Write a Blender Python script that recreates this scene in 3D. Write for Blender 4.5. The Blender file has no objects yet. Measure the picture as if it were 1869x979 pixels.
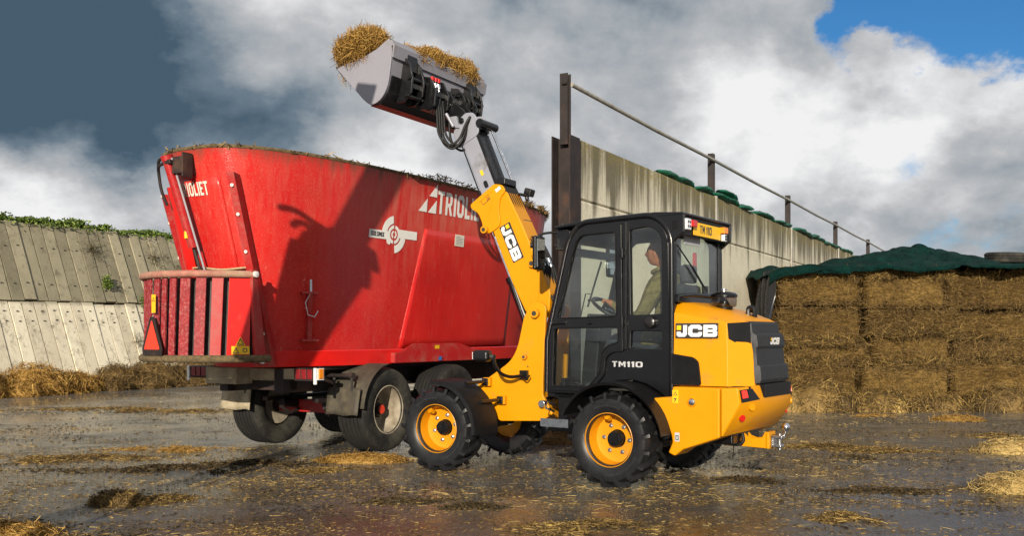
import bpy, bmesh, math, random
import numpy as np
from mathutils import Vector, Matrix
random.seed(7); rng = np.random.default_rng(7)
R = math.radians
S = bpy.context.scene; COL = S.collection

# ------------------------------------------------------------------ camera
cam = bpy.data.cameras.new('camera'); camo = bpy.data.objects.new('camera', cam); COL.objects.link(camo)
camo.location = (0, 0, 1.25); camo.rotation_euler = (R(90), 0, 0)
cam.lens = 33.32; cam.sensor_width = 36; cam.shift_y = 0.0645; cam.clip_end = 3000; cam.clip_start = .05
S.camera = camo

# ------------------------------------------------------------------ light
SUN_AZ, SUN_EL = 7.0, 16.0          # light travels SUN_AZ degrees to the right of straight ahead
lx, ly, lz = math.sin(R(SUN_AZ))*math.cos(R(SUN_EL)), math.cos(R(SUN_AZ))*math.cos(R(SUN_EL)), -math.sin(R(SUN_EL))
sun = bpy.data.lights.new('sun', 'SUN'); sun.energy = 5.0; sun.angle = R(.35); sun.color = (1, .90, .74)
suno = bpy.data.objects.new('sun', sun); COL.objects.link(suno); suno.location = (-5, -20, 12)
suno.rotation_euler = Vector((lx, ly, lz)).to_track_quat('-Z', 'Y').to_euler()

def world():
    w = bpy.data.worlds.new('World'); S.world = w; w.use_nodes = True
    nt = w.node_tree; N = nt.nodes; L = nt.links; N.clear()
    def nd(t, **k):
        n = N.new(t)
        for a, b in k.items(): setattr(n, a, b)
        return n
    def link(a, b): L.new(a, b)
    def math_(op, a, b=None, c=None, clamp=False):
        n = nd('ShaderNodeMath', operation=op, use_clamp=clamp)
        for i, x in enumerate((a, b, c)):
            if x is None: continue
            if isinstance(x, (int, float)): n.inputs[i].default_value = x
            else: link(x, n.inputs[i])
        return n.outputs[0]
    tc = nd('ShaderNodeTexCoord'); D = tc.outputs['Generated']
    sep = nd('ShaderNodeSeparateXYZ'); link(D, sep.inputs[0])
    zz = math_('ADD', math_('MAXIMUM', sep.outputs[2], 0.0), .60)
    q = nd('ShaderNodeCombineXYZ'); link(math_('DIVIDE', sep.outputs[0], zz), q.inputs[0]); link(math_('DIVIDE', sep.outputs[1], zz), q.inputs[1])
    def noise(scale, det, rough, off, dist=.0):
        m = nd('ShaderNodeVectorMath', operation='ADD'); link(q.outputs[0], m.inputs[0]); m.inputs[1].default_value = off
        n = nd('ShaderNodeTexNoise'); link(m.outputs[0], n.inputs['Vector'])
        n.inputs['Scale'].default_value = scale; n.inputs['Detail'].default_value = det; n.inputs['Roughness'].default_value = rough
        n.inputs['Distortion'].default_value = dist
        return n.outputs['Fac']
    def sm(x, a, b):
        n = nd('ShaderNodeMapRange', interpolation_type='SMOOTHSTEP'); link(x, n.inputs[0])
        n.inputs[1].default_value = a; n.inputs[2].default_value = b; return n.outputs[0]
    nb = noise(3.4, 8, .62, (3.1, 1.7, 0))
    def blob(az, el, r0, r1, jit=.0):
        # a cloud mass around a compass direction: az degrees right of +Y, el degrees up
        d = (math.sin(R(az))*math.cos(R(el)), math.cos(R(az))*math.cos(R(el)), math.sin(R(el)))
        n = nd('ShaderNodeVectorMath', operation='DOT_PRODUCT'); link(D, n.inputs[0]); n.inputs[1].default_value = d
        ang = math_('ARCCOSINE', math_('MINIMUM', n.outputs['Value'], .99999))
        if jit: ang = math_('ADD', ang, math_('MULTIPLY', math_('SUBTRACT', nb, .5), jit))
        return sm(ang, R(r1), R(r0))
    def total(*terms):
        acc = None
        for x, k in terms:
            t = math_('MULTIPLY', x, k); acc = t if acc is None else math_('ADD', acc, t)
        return acc
    # cover: mostly clouded, opening to blue in the upper right and in small gaps
    n1 = noise(2.3, 10, .60, (7.3, 2.2, 0), .2)
    gap = total((blob(26.0, 20.3, 4, 9.0, .22), -.60), (blob(20.8, 9.4, .5, 4.0, .18), -.25), (blob(19.0, 15.6, .2, 3.2, .2), -.20), (blob(27.0, 6.8, .3, 4.0, .2), -.14), (blob(23.0, 4.5, .3, 5.0, .16), -.20))
    cover = sm(math_('ADD', math_('ADD', n1, .27), gap), .40, .58)
    # shade of the clouds
    n2 = noise(2.0, 9, .52, (1.3, 8.4, 0), .1); n3 = noise(6.0, 11, .58, (4.4, 5.1, 0), .1)
    sh = math_('ADD', math_('ADD', math_('MULTIPLY', n2, .90), math_('MULTIPLY', n3, .80)), -.24)
    sh = math_('ADD', sh, total((blob(-30, 19, 4, 13, .22), -.36), (blob(-26, 13.5, 3, 8, .2), -.26), (blob(-16, 12.8, 2, 9, .2), -.20),
        (blob(-14, 17.5, .5, 6.5, .22), .16), (blob(-27, 7.0, .5, 6, .14), .20), (blob(15, 10.5, 2, 10, .3), .13), (blob(26, 12.5, 1, 6, .2), .15), (blob(3, 11.0, 2, 10, .2), -.05), (blob(12, 17, 1, 8, .2), .08), (blob(27.0, 9.5, .5, 3.2, .2), -.14), (blob(0, 10, 1, 8, .2), -.03)))
    sh = math_('ADD', math_('MULTIPLY', sh, 1.28), -.17)
    cr = nd('ShaderNodeValToRGB'); link(sh, cr.inputs[0]); e = cr.color_ramp.elements
    e[0].position = .18; e[0].color = (.055, .095, .135, 1); e[1].position = .90; e[1].color = (.76, .76, .76, 1)
    for p, c in ((.36, (.13, .175, .22, 1)), (.52, (.30, .33, .36, 1)), (.66, (.43, .44, .455, 1)), (.78, (.60, .605, .62, 1))):
        x = e.new(p); x.color = c
    sky = nd('ShaderNodeTexSky', sky_type='NISHITA', sun_disc=False, sun_elevation=R(SUN_EL), sun_rotation=R(180+SUN_AZ), air_density=1.0, dust_density=.05, ozone_density=5.0)
    tint = nd('ShaderNodeMix', data_type='RGBA', blend_type='MULTIPLY'); tint.inputs[0].default_value = 1; link(sky.outputs[0], tint.inputs[6]); tint.inputs[7].default_value = (.55, .98, 1.15, 1)
    b1 = nd('ShaderNodeBackground'); link(tint.outputs[2], b1.inputs[0]); b1.inputs[1].default_value = .075
    b2 = nd('ShaderNodeBackground'); link(cr.outputs[0], b2.inputs[0]); b2.inputs[1].default_value = 1.0
    mx = nd('ShaderNodeMixShader'); link(cover, mx.inputs[0]); link(b1.outputs[0], mx.inputs[1]); link(b2.outputs[0], mx.inputs[2])
    out = nd('ShaderNodeOutputWorld'); link(mx.outputs[0], out.inputs[0])
world()
S.view_settings.view_transform = 'Standard'; S.view_settings.look = 'None'; S.view_settings.exposure = 0.22; S.view_settings.gamma = 1
S.view_settings.use_curve_mapping = False
S.render.engine = 'CYCLES'

# ------------------------------------------------------------------ materials
MAT = {}
class NT:
    def __init__(s, name):
        s.m = bpy.data.materials.new(name); s.m.use_nodes = True; s.t = s.m.node_tree; s.N = s.t.nodes
        s.b = s.N['Principled BSDF']; s.out = s.N['Material Output']; MAT[name] = s.m
        s.co = s.N.new('ShaderNodeTexCoord').outputs['Object']
    def nd(s, t, **k):
        n = s.N.new(t)
        for a, b in k.items(): setattr(n, a, b)
        return n
    def L(s, a, b): s.t.links.new(a, b)
    def set(s, sock, v):
        i = s.b.inputs[sock]
        if hasattr(v, 'links'): s.L(v, i)
        else: i.default_value = v
    def mapc(s, scale=(1, 1, 1), co=None):
        n = s.nd('ShaderNodeMapping'); s.L(co or s.co, n.inputs[0]); n.inputs['Scale'].default_value = scale; return n.outputs[0]
    def noise(s, scale, det=4, rough=.55, co=None, dist=0):
        n = s.nd('ShaderNodeTexNoise'); s.L(co or s.co, n.inputs['Vector']); n.inputs['Scale'].default_value = scale
        n.inputs['Detail'].default_value = det; n.inputs['Roughness'].default_value = rough; n.inputs['Distortion'].default_value = dist; return n.outputs['Fac']
    def sm(s, x, a, b, c=0, d=1):
        n = s.nd('ShaderNodeMapRange', interpolation_type='SMOOTHSTEP'); s.L(x, n.inputs[0])
        for i, v in enumerate((a, b, c, d)): n.inputs[i+1].default_value = v
        return n.outputs[0]
    def math(s, op, a, b=0.0):
        n = s.nd('ShaderNodeMath', operation=op)
        for i, x in enumerate((a, b)):
            if hasattr(x, 'links'): s.L(x, n.inputs[i])
            else: n.inputs[i].default_value = x
        return n.outputs[0]
    def mix(s, f, a, b):
        n = s.nd('ShaderNodeMix', data_type='RGBA')
        for sock, x in ((n.inputs[0], f), (n.inputs[6], a), (n.inputs[7], b)):
            if hasattr(x, 'links'): s.L(x, sock)
            else: sock.default_value = x if isinstance(x, (int, float)) else (*x, 1)
        return n.outputs[2]
    def ramp(s, f, stops):
        n = s.nd('ShaderNodeValToRGB'); s.L(f, n.inputs[0]); e = n.color_ramp.elements
        e[0].position, e[0].color = stops[0][0], (*stops[0][1], 1); e[1].position, e[1].color = stops[-1][0], (*stops[-1][1], 1)
        for p, c in stops[1:-1]: x = e.new(p); x.color = (*c, 1)
        return n.outputs[0]
    def bump(s, h, st=.3, d=.01):
        n = s.nd('ShaderNodeBump'); s.L(h, n.inputs['Height']); n.inputs['Strength'].default_value = st; n.inputs['Distance'].default_value = d
        s.L(n.outputs[0], s.b.inputs['Normal'])
def simple(name, col, rough=.5, metal=0, var=.15, vs=9, dirt=None, dirta=.0, bump=0, coat=0, ds=3, rv=.12):
    t = NT(name); n = t.noise(vs, 5, .6); c2 = tuple(x*(1-var) for x in col); c3 = tuple(min(1, x*(1+var)) for x in col)
    c = t.ramp(n, [(.3, c2), (.7, c3)])
    if dirt:
        d = t.sm(t.noise(ds, 8, .65), .62-dirta*.5, .85-dirta*.3); c = t.mix(d, c, dirt)
        t.set('Roughness', t.math('ADD', t.math('MULTIPLY', d, .35), rough))
    else: t.set('Roughness', t.math('ADD', t.math('MULTIPLY', t.noise(vs*4, 3), rv*2), rough-rv))
    t.set('Base Color', c); t.set('Metallic', metal)
    if coat: t.set('Coat Weight', coat); t.set('Coat Roughness', .12)
    if bump: t.bump(t.noise(90, 4), bump, .004)
    return t
YD = (.22, .13, .05)
simple('yellow', (.66, .268, .001), .40, 0, .06, 3, YD, .09, .04).set('Specular IOR Level', .3)
simple('yellow_rim', (.64, .26, .002), .4, 0, .05, 6, YD, .16)
simple('black_paint', (.005, .005, .006), .24, 0, .3, 6, (.035, .028, .02), .03)
simple('black_plastic', (.007, .007, .008), .45, 0, .3, 12, (.03, .026, .022), .02, .12).set('Specular IOR Level', .22)
simple('grille', (.022, .023, .027), .5, 0, .3, 20, (.06, .055, .05), .15, .3)
simple('hose', (.009, .009, .010), .55, 0, .2, 20).set('Specular IOR Level', .25)
simple('chrome', (.72, .74, .78), .16, 1, .05)
simple('zinc', (.55, .57, .6), .3, 1, .15, 20)
simple('boom_grey', (.30, .31, .36), .34, .15, .06, 4, (.10, .085, .07), .05)
simple('bucket_grey', (.26, .255, .295), .42, .05, .06, 3, (.16, .13, .10), .08)
simple('bucket_black', (.006, .006, .007), .3, 0, .3, 8, (.04, .032, .025), .05)
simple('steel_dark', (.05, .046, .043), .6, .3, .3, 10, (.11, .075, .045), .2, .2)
simple('white', (.78, .77, .74), .45, 0, .05)
simple('white_dirty', (.72, .68, .58), .55, 0, .12, 8, (.25, .17, .09), .12)
simple('decal_dark', (.028, .028, .03), .4, 0, .1)
simple('decal_silver', (.62, .62, .64), .35, .3, .05)
simple('decal_yellow', (.82, .48, .01), .45, 0, .08)
simple('decal_blue', (.03, .16, .45), .45, 0, .1)
simple('plate_yellow', (.88, .50, .004), .4, 0, .03)
simple('label_grey', (.36, .37, .40), .5, 0, .05)
simple('seat_fabric', (.030, .030, .033), .85, 0, .2, 40)
simple('mud_beige', (.36, .30, .20), .85, 0, .25, 9, (.10, .075, .04), .3, .3)
simple('rubber_mud', (.055, .047, .034), .7, 0, .35, 7, (.13, .105, .065), .3, .3)
simple('tube_dusty', (.36, .15, .11), .75, 0, .25, 14, (.42, .33, .21), .45, .3)
simple('rim_dirty', (.36, .31, .235), .7, 0, .25, 8, (.15, .115, .07), .3, .2)
simple('lens_shaded', (.20, .008, .01), .3, 0, .2, 30)  # red lens darkened for the shade around the wagon's rear lamps
simple('red_lens', (.55, .012, .01), .2, 0, .1, 30)
simple('orange_lens', (.85, .25, .01), .2, 0, .1, 30)
simple('lamp_white', (.8, .82, .85), .15, .2, .1, 60)
simple('red_clean', (.66, .011, .008), .36, 0, .08, 4, (.40, .10, .06), .12, .05, .2)
simple('slat_red', (.26, .010, .014), .6, 0, .2, 12, (.42, .16, .15), .35, .3, 0, 45)
simple('reflector_red', (.72, .05, .02), .35, 0, .15, 30, (.3, .15, .1), .2)
simple('crust', (.12, .085, .04), .95, 0, .5, 30, None, 0, .6)
_j = simple('jacket', (.19, .15, .055), .9, 0, .25, 14); _j.bump(_j.noise(1, 5, .6, _j.mapc((9, 9, 22)), 1.2), 1.0, .05)
simple('trousers', (.03, .035, .05), .9, 0, .2, 30)
simple('skin', (.42, .155, .075), .55, 0, .12, 25)
simple('hair', (.10, .042, .018), .8, 0, .35, 90)
simple('plastic_black_sheet', (.012, .013, .017), .28, 0, .3, 6)
simple('soil', (.06, .045, .028), .95, 0, .4, 2, None, 0, .5)
simple('steel_brown', (.026, .018, .017), .6, .2, .4, 4, (.10, .05, .03), .25, .3)
simple('galvanised', (.40, .38, .33), .55, .4, .25, 5, (.16, .11, .06), .2)
simple('rope', (.42, .32, .18), .9, 0, .3, 50)

def red_paint():
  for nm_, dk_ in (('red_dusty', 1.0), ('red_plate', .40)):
    t = NT(nm_)
    streak = t.noise(1, 6, .6, t.mapc((16, 16, .9)))
    speck = t.noise(70, 5, .7); big = t.noise(1.3, 5, .55)
    sep = t.nd('ShaderNodeSeparateXYZ'); t.L(t.co, sep.inputs[0]); z = sep.outputs[2]
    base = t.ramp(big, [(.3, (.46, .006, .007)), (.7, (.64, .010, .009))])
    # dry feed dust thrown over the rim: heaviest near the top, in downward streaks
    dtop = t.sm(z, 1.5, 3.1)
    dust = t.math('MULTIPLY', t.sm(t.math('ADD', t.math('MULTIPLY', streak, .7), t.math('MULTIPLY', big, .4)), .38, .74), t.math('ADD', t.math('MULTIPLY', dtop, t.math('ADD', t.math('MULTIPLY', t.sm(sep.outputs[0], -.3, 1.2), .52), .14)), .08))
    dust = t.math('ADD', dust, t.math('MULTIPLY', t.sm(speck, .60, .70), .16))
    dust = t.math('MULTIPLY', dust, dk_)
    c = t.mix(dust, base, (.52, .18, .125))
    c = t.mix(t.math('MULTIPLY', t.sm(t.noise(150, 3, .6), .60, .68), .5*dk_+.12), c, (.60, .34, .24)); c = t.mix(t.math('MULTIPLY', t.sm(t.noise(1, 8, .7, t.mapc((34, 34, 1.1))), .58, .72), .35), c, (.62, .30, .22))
    rim = t.sm(t.math('ADD', z, t.math('MULTIPLY', streak, .35)), 3.02, 3.22)
    c = t.mix(t.math('MULTIPLY', rim, .75), c, (.10, .05, .03))
    t.set('Base Color', c); t.set('Roughness', t.math('ADD', t.math('MULTIPLY', dust, .7), .30))
    t.set('Coat Weight', .12); t.set('Coat Roughness', .2)
    t.bump(t.math('ADD', speck, t.math('MULTIPLY', big, 2.0)), .14, .004)
  if True:
    t = NT('red_frame')
    n = t.noise(5, 7, .65); sp = t.noise(55, 5, .7)
    d = t.math('ADD', t.math('MULTIPLY', t.sm(n, .42, .75), .4), t.math('MULTIPLY', t.sm(sp, .52, .68), .35))
    t.set('Base Color', t.mix(d, (.40, .008, .010), (.30, .16, .12))); t.set('Roughness', t.math('ADD', t.math('MULTIPLY', d, .4), .4)); t.bump(sp, .2, .004)
red_paint()
def straw(name, stops, rough=.7):
    t = NT(name); g = t.nd('ShaderNodeNewGeometry')
    f = t.math('ADD', t.math('MULTIPLY', g.outputs['Random Per Island'], .62), t.math('MULTIPLY', t.noise(2.2, 4, .6), .42))
    t.set('Base Color', t.ramp(f, stops)); t.set('Roughness', rough); t.set('Specular IOR Level', .25)
straw('straw_gold', [(.2, (.11, .055, .012)), (.5, (.29, .155, .034)), (.85, (.50, .31, .08))])
straw('straw_pale', [(.2, (.20, .13, .045)), (.5, (.40, .27, .09)), (.85, (.60, .45, .18))])
straw('straw_brown', [(.2, (.055, .033, .012)), (.5, (.125, .077, .027)), (.85, (.25, .16, .055))])
straw('straw_mixed', [(.15, (.035, .024, .011)), (.5, (.12, .075, .026)), (.72, (.26, .165, .05)), (.92, (.55, .38, .12))])
straw('leaf', [(.2, (.025, .055, .010)), (.5, (.085, .14, .022)), (.85, (.24, .29, .06))], .6)
straw('dry_twig', [(.2, (.05, .042, .024)), (.85, (.16, .13, .07))], .8)
straw('manure', [(.15, (.018, .013, .007)), (.55, (.05, .034, .015)), (.9, (.11, .075, .03))])
def bale_mat():
    t = NT('bale')
    f = t.noise(1, 6, .65, t.mapc((7, 7, 60))); f2 = t.noise(1, 6, .7, t.mapc((40, 40, 55))); b = t.noise(1.1, 4, .55); f3 = t.noise(1, 4, .6, t.mapc((26, 26, 5)))
    k = t.math('ADD', t.math('MULTIPLY', f, .40), t.math('ADD', t.math('MULTIPLY', f2, .38), t.math('ADD', t.math('MULTIPLY', b, .20), t.math('MULTIPLY', f3, .12))))
    k = t.math('ADD', k, t.math('MULTIPLY', t.math('SUBTRACT', t.nd('ShaderNodeObjectInfo').outputs['Random'], .55), .10))
    t.set('Base Color', t.ramp(k, [(.42, (.016, .009, .003)), (.52, (.085, .049, .013)), (.63, (.22, .135, .037)), (.78, (.42, .27, .09))]))
    t.set('Roughness', .85); t.set('Specular IOR Level', .2); t.bump(t.math('ADD', f, f2), .9, .03)
bale_mat()
def concrete():
    for name, mosst, zt in (('concrete_wall', 1, 3.55), ('concrete_bank', 0, 0)):
        t = NT(name)
        sep = t.nd('ShaderNodeSeparateXYZ'); g = t.nd('ShaderNodeNewGeometry'); t.L(g.outputs['Position'], sep.inputs[0]); z = sep.outputs[2]; P = g.outputs['Position']
        n = t.noise(1.6, 8, .62, P); fine = t.noise(28, 6, .7, P); oi = t.nd('ShaderNodeObjectInfo').outputs['Random']
        if mosst:
            st = t.noise(1, 7, .65, t.mapc((3.4, 3.4, .28), P)); st2 = t.noise(1, 5, .6, t.mapc((13, 13, .8), P))
            base = t.ramp(t.math('ADD', t.math('MULTIPLY', n, .6), t.math('MULTIPLY', fine, .4)), [(.3, (.52, .48, .37)), (.7, (.76, .71, .57))])
            # algae that runs down from the coping in streaks
            run = t.math('ADD', t.math('MULTIPLY', st, 1.15), t.math('ADD', t.math('MULTIPLY', st2, .42), t.math('MULTIPLY', t.sm(z, 1.9, 3.6), .42)))
            dk = t.sm(run, .96, 1.22); c = t.mix(t.math('MULTIPLY', dk, .86), base, (.085, .072, .042))
            pit = t.sm(t.noise(38, 4, .6, P), .64, .70); c = t.mix(t.math('MULTIPLY', pit, .75), c, (.06, .05, .028))
            ms = t.math('MULTIPLY', t.sm(t.math('ADD', z, t.math('MULTIPLY', n, .5)), 3.42, 3.75), t.sm(t.noise(22, 5, .7, P), .45, .6))
            c = t.mix(t.math('MULTIPLY', ms, .8), c, (.24, .19, .03))
        else:
            lo = t.sm(z, 1.86, 2.02)   # the lower course is newer, paler concrete
            tone = t.math('ADD', t.math('MULTIPLY', oi, .42), t.math('ADD', t.math('MULTIPLY', n, .5), t.math('MULTIPLY', fine, .25)))
            up = t.ramp(tone, [(.25, (.15, .135, .09)), (.8, (.36, .32, .22))]); dn = t.ramp(tone, [(.2, (.50, .44, .33)), (.8, (.78, .71, .55))])
            c = t.mix(lo, dn, up)
            blot = t.sm(t.noise(5, 8, .75, P), .52, .66); c = t.mix(t.math('MULTIPLY', blot, .60), c, (.13, .11, .07)); run = t.sm(t.noise(1, 7, .7, t.mapc((6, 6, .6), P)), .52, .70); c = t.mix(t.math('MULTIPLY', run, .45), c, (.10, .09, .06)); c = t.mix(t.math('MULTIPLY', t.sm(t.noise(90, 4, .8, P), .55, .68), .35), c, (.62, .58, .46))
            pit = t.sm(t.noise(40, 4, .6, P), .64, .70); c = t.mix(t.math('MULTIPLY', pit, .6), c, (.09, .075, .045))
        t.set('Base Color', c); t.set('Roughness', .88); t.set('Specular IOR Level', .25); t.bump(t.math('ADD', fine, t.math('MULTIPLY', n, 1.5)), .55, .012)
concrete()
def ground_mat():
    t = NT('ground'); P = t.nd('ShaderNodeNewGeometry').outputs['Position']
    n = t.noise(.55, 8, .62, P, .4); m = t.noise(1, 8, .68, t.mapc((1.2, 3.2, 1), P)); fine = t.noise(30, 6, .75, P); mid = t.noise(7, 6, .7, P)
    conc = t.ramp(t.math('ADD', t.math('MULTIPLY', fine, .5), t.math('MULTIPLY', mid, .5)), [(.30, (.045, .043, .040)), (.5, (.13, .128, .122)), (.70, (.26, .255, .24))])
    mud = t.ramp(fine, [(.3, (.020, .013, .006)), (.72, (.085, .056, .024))])
    mk = t.sm(t.math('ADD', t.math('MULTIPLY', m, .6), t.math('ADD', t.math('MULTIPLY', n, .35), t.math('MULTIPLY', fine, .30))), .63, .78)
    gy = t.nd('ShaderNodeSeparateXYZ'); t.L(P, gy.inputs[0]); mk = t.math('MAXIMUM', mk, t.math('MULTIPLY', t.sm(t.math('ADD', gy.outputs[1], t.math('MULTIPLY', n, 5.0)), 11.0, 8.0), t.sm(mid, .38, .55, .35, .9)))   # the strip where the machines turn is trodden muddier
    c = t.mix(mk, conc, mud)
    chaff = t.math('MULTIPLY', t.sm(t.noise(60, 4, .75, P), .57, .66), t.sm(m, .48, .68)); c = t.mix(t.math('MULTIPLY', chaff, .6), c, (.34, .22, .075))
    t.set('Base Color', c)
    wet = t.sm(t.math('ADD', t.math('MULTIPLY', n, .8), t.math('MULTIPLY', mid, .3)), .46, .64)
    ro = t.math('ADD', t.math('MULTIPLY', mk, .30), t.math('ADD', t.math('MULTIPLY', wet, .28), t.math('MULTIPLY', fine, .26)))
    t.set('Roughness', t.math('ADD', t.math('MULTIPLY', ro, .60), .02)); t.set('Specular IOR Level', .8)
    t.bump(t.math('ADD', t.math('MULTIPLY', fine, .5), t.math('ADD', t.math('MULTIPLY', mid, .9), t.math('MULTIPLY', m, .8))), .24, .013)
ground_mat()
def misc_mats():
    t = NT('tyre'); n = t.noise(14, 6, .65); t.set('Base Color', t.ramp(n, [(.3, (.005, .005, .006)), (.7, (.014, .014, .016))])); t.set('Roughness', .44); t.bump(t.noise(60, 4), .12, .003)
    t = NT('tyre_dusty'); n = t.noise(4, 7, .65); f = t.noise(50, 5, .7)
    d = t.sm(t.math('ADD', t.math('MULTIPLY', n, .7), t.math('MULTIPLY', f, .3)), .40, .62)
    xz = t.nd('ShaderNodeVectorMath', operation='LENGTH'); t.L(t.mapc((1, 0, 1)), xz.inputs[0]); d = t.math('MULTIPLY', d, t.sm(xz.outputs['Value'], .425, .443, 1, .15))
    t.set('Base Color', t.mix(t.math('MULTIPLY', d, .85), (.007, .0065, .006), (.060, .055, .041))); t.set('Roughness', .8); t.bump(f, .25, .005)
    t = NT('tarp'); n = t.noise(3, 5, .6); w = t.noise(1, 3, .5, t.mapc((120, 120, 120)))
    t.set('Base Color', t.ramp(t.math('ADD', t.math('MULTIPLY', n, .7), t.math('MULTIPLY', w, .3)), [(.3, (.0008, .020, .017)), (.7, (.002, .056, .044))])); t.set('Roughness', .75); t.set('Specular IOR Level', .15); t.bump(t.math('ADD', w, t.math('MULTIPLY', t.noise(6, 5, .6, t.mapc((1, .35, 1)), .8), 9.0)), 1.0, .05)
    t = NT('bag_green'); n = t.noise(9, 5, .6); t.set('Base Color', t.ramp(n, [(.3, (.003, .055, .030)), (.7, (.008, .15, .075))])); t.set('Roughness', .5); t.bump(t.noise(60, 3), .3, .004)
    for nm, tint, k in (('glass', (.90, .94, .92, 1), 1.0), ('smoked_bowl', (.62, .56, .55, 1), 1.3)):
        t = NT(nm); gl = t.nd('ShaderNodeBsdfGlossy'); gl.inputs['Roughness'].default_value = .02; tr = t.nd('ShaderNodeBsdfTransparent'); tr.inputs[0].default_value = tint
        g = t.nd('ShaderNodeNewGeometry'); d = t.nd('ShaderNodeVectorMath', operation='DOT_PRODUCT'); t.L(g.outputs['Incoming'], d.inputs[0]); t.L(g.outputs['Normal'], d.inputs[1])
        f = t.math('ADD', t.math('MULTIPLY', t.math('POWER', t.math('SUBTRACT', 1.0, t.math('ABSOLUTE', d.outputs['Value'])), 5.0), .8*k), .065*k)   # Schlick, the same from both sides
        mx = t.nd('ShaderNodeMixShader'); t.L(f, mx.inputs[0]); t.L(tr.outputs[0], mx.inputs[1]); t.L(gl.outputs[0], mx.inputs[2]); t.L(mx.outputs[0], t.out.inputs[0])
    t = NT('mirror_glass'); t.set('Base Color', (.7, .72, .7, 1)); t.set('Metallic', 1.0); t.set('Roughness', .05)
    t = NT('tail_glow'); t.set('Base Color', (.6, .02, .01, 1)); t.set('Emission Color', (1, .04, .02, 1)); t.set('Emission Strength', .8); t.set('Roughness', .2)
misc_mats()

# ------------------------------------------------------------------ helpers
def tag(o, label=None, cat=None, group=None, kind=None):
    if label: o['label'] = label
    if cat: o['category'] = cat
    if group: o['group'] = group
    if kind: o['kind'] = kind
    return o
def empty(name, loc=(0, 0, 0), rz=0, **k):
    o = bpy.data.objects.new(name, None); o.empty_display_size = .2; COL.objects.link(o); o.location = loc; o.rotation_euler = (0, 0, rz)
    return tag(o, **k)
def add(name, me, mat=None, parent=None, bevel=0, seg=2, smooth=True, ang=38, xf=None, **k):
    if mat:
        if not me.materials: me.materials.append(MAT[mat])
    if smooth and len(me.polygons):
        me.polygons.foreach_set('use_smooth', np.ones(len(me.polygons), bool)); me.set_sharp_from_angle(angle=R(ang))
    o = bpy.data.objects.new(name, me); COL.objects.link(o); o.parent = parent
    if xf: o.location = xf[0]; o.rotation_euler = xf[1]
    if bevel:
        b = o.modifiers.new('bevel', 'BEVEL'); b.width = bevel; b.segments = seg; b.limit_method = 'ANGLE'; b.angle_limit = R(32); b.harden_normals = True
    return tag(o, **k)
def rounded(poly, r, n=4):
    out = []; N = len(poly)
    for i, p in enumerate(poly):
        rr = r[i] if isinstance(r, (list, tuple)) else r
        p = Vector(p[:2]); a = Vector(poly[i-1][:2])-p; b = Vector(poly[(i+1) % N][:2])-p
        if rr <= 0 or a.length < 1e-6 or b.length < 1e-6: out.append(tuple(p)); continue
        a_, b_ = a.normalized(), b.normalized(); d = min(rr, a.length*.48, b.length*.48)
        p0, p1 = p+a_*d, p+b_*d
        for k in range(n+1):
            t = k/n; out.append(tuple(p0*(1-t)**2+p*2*t*(1-t)+p1*t*t))
    return out
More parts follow.
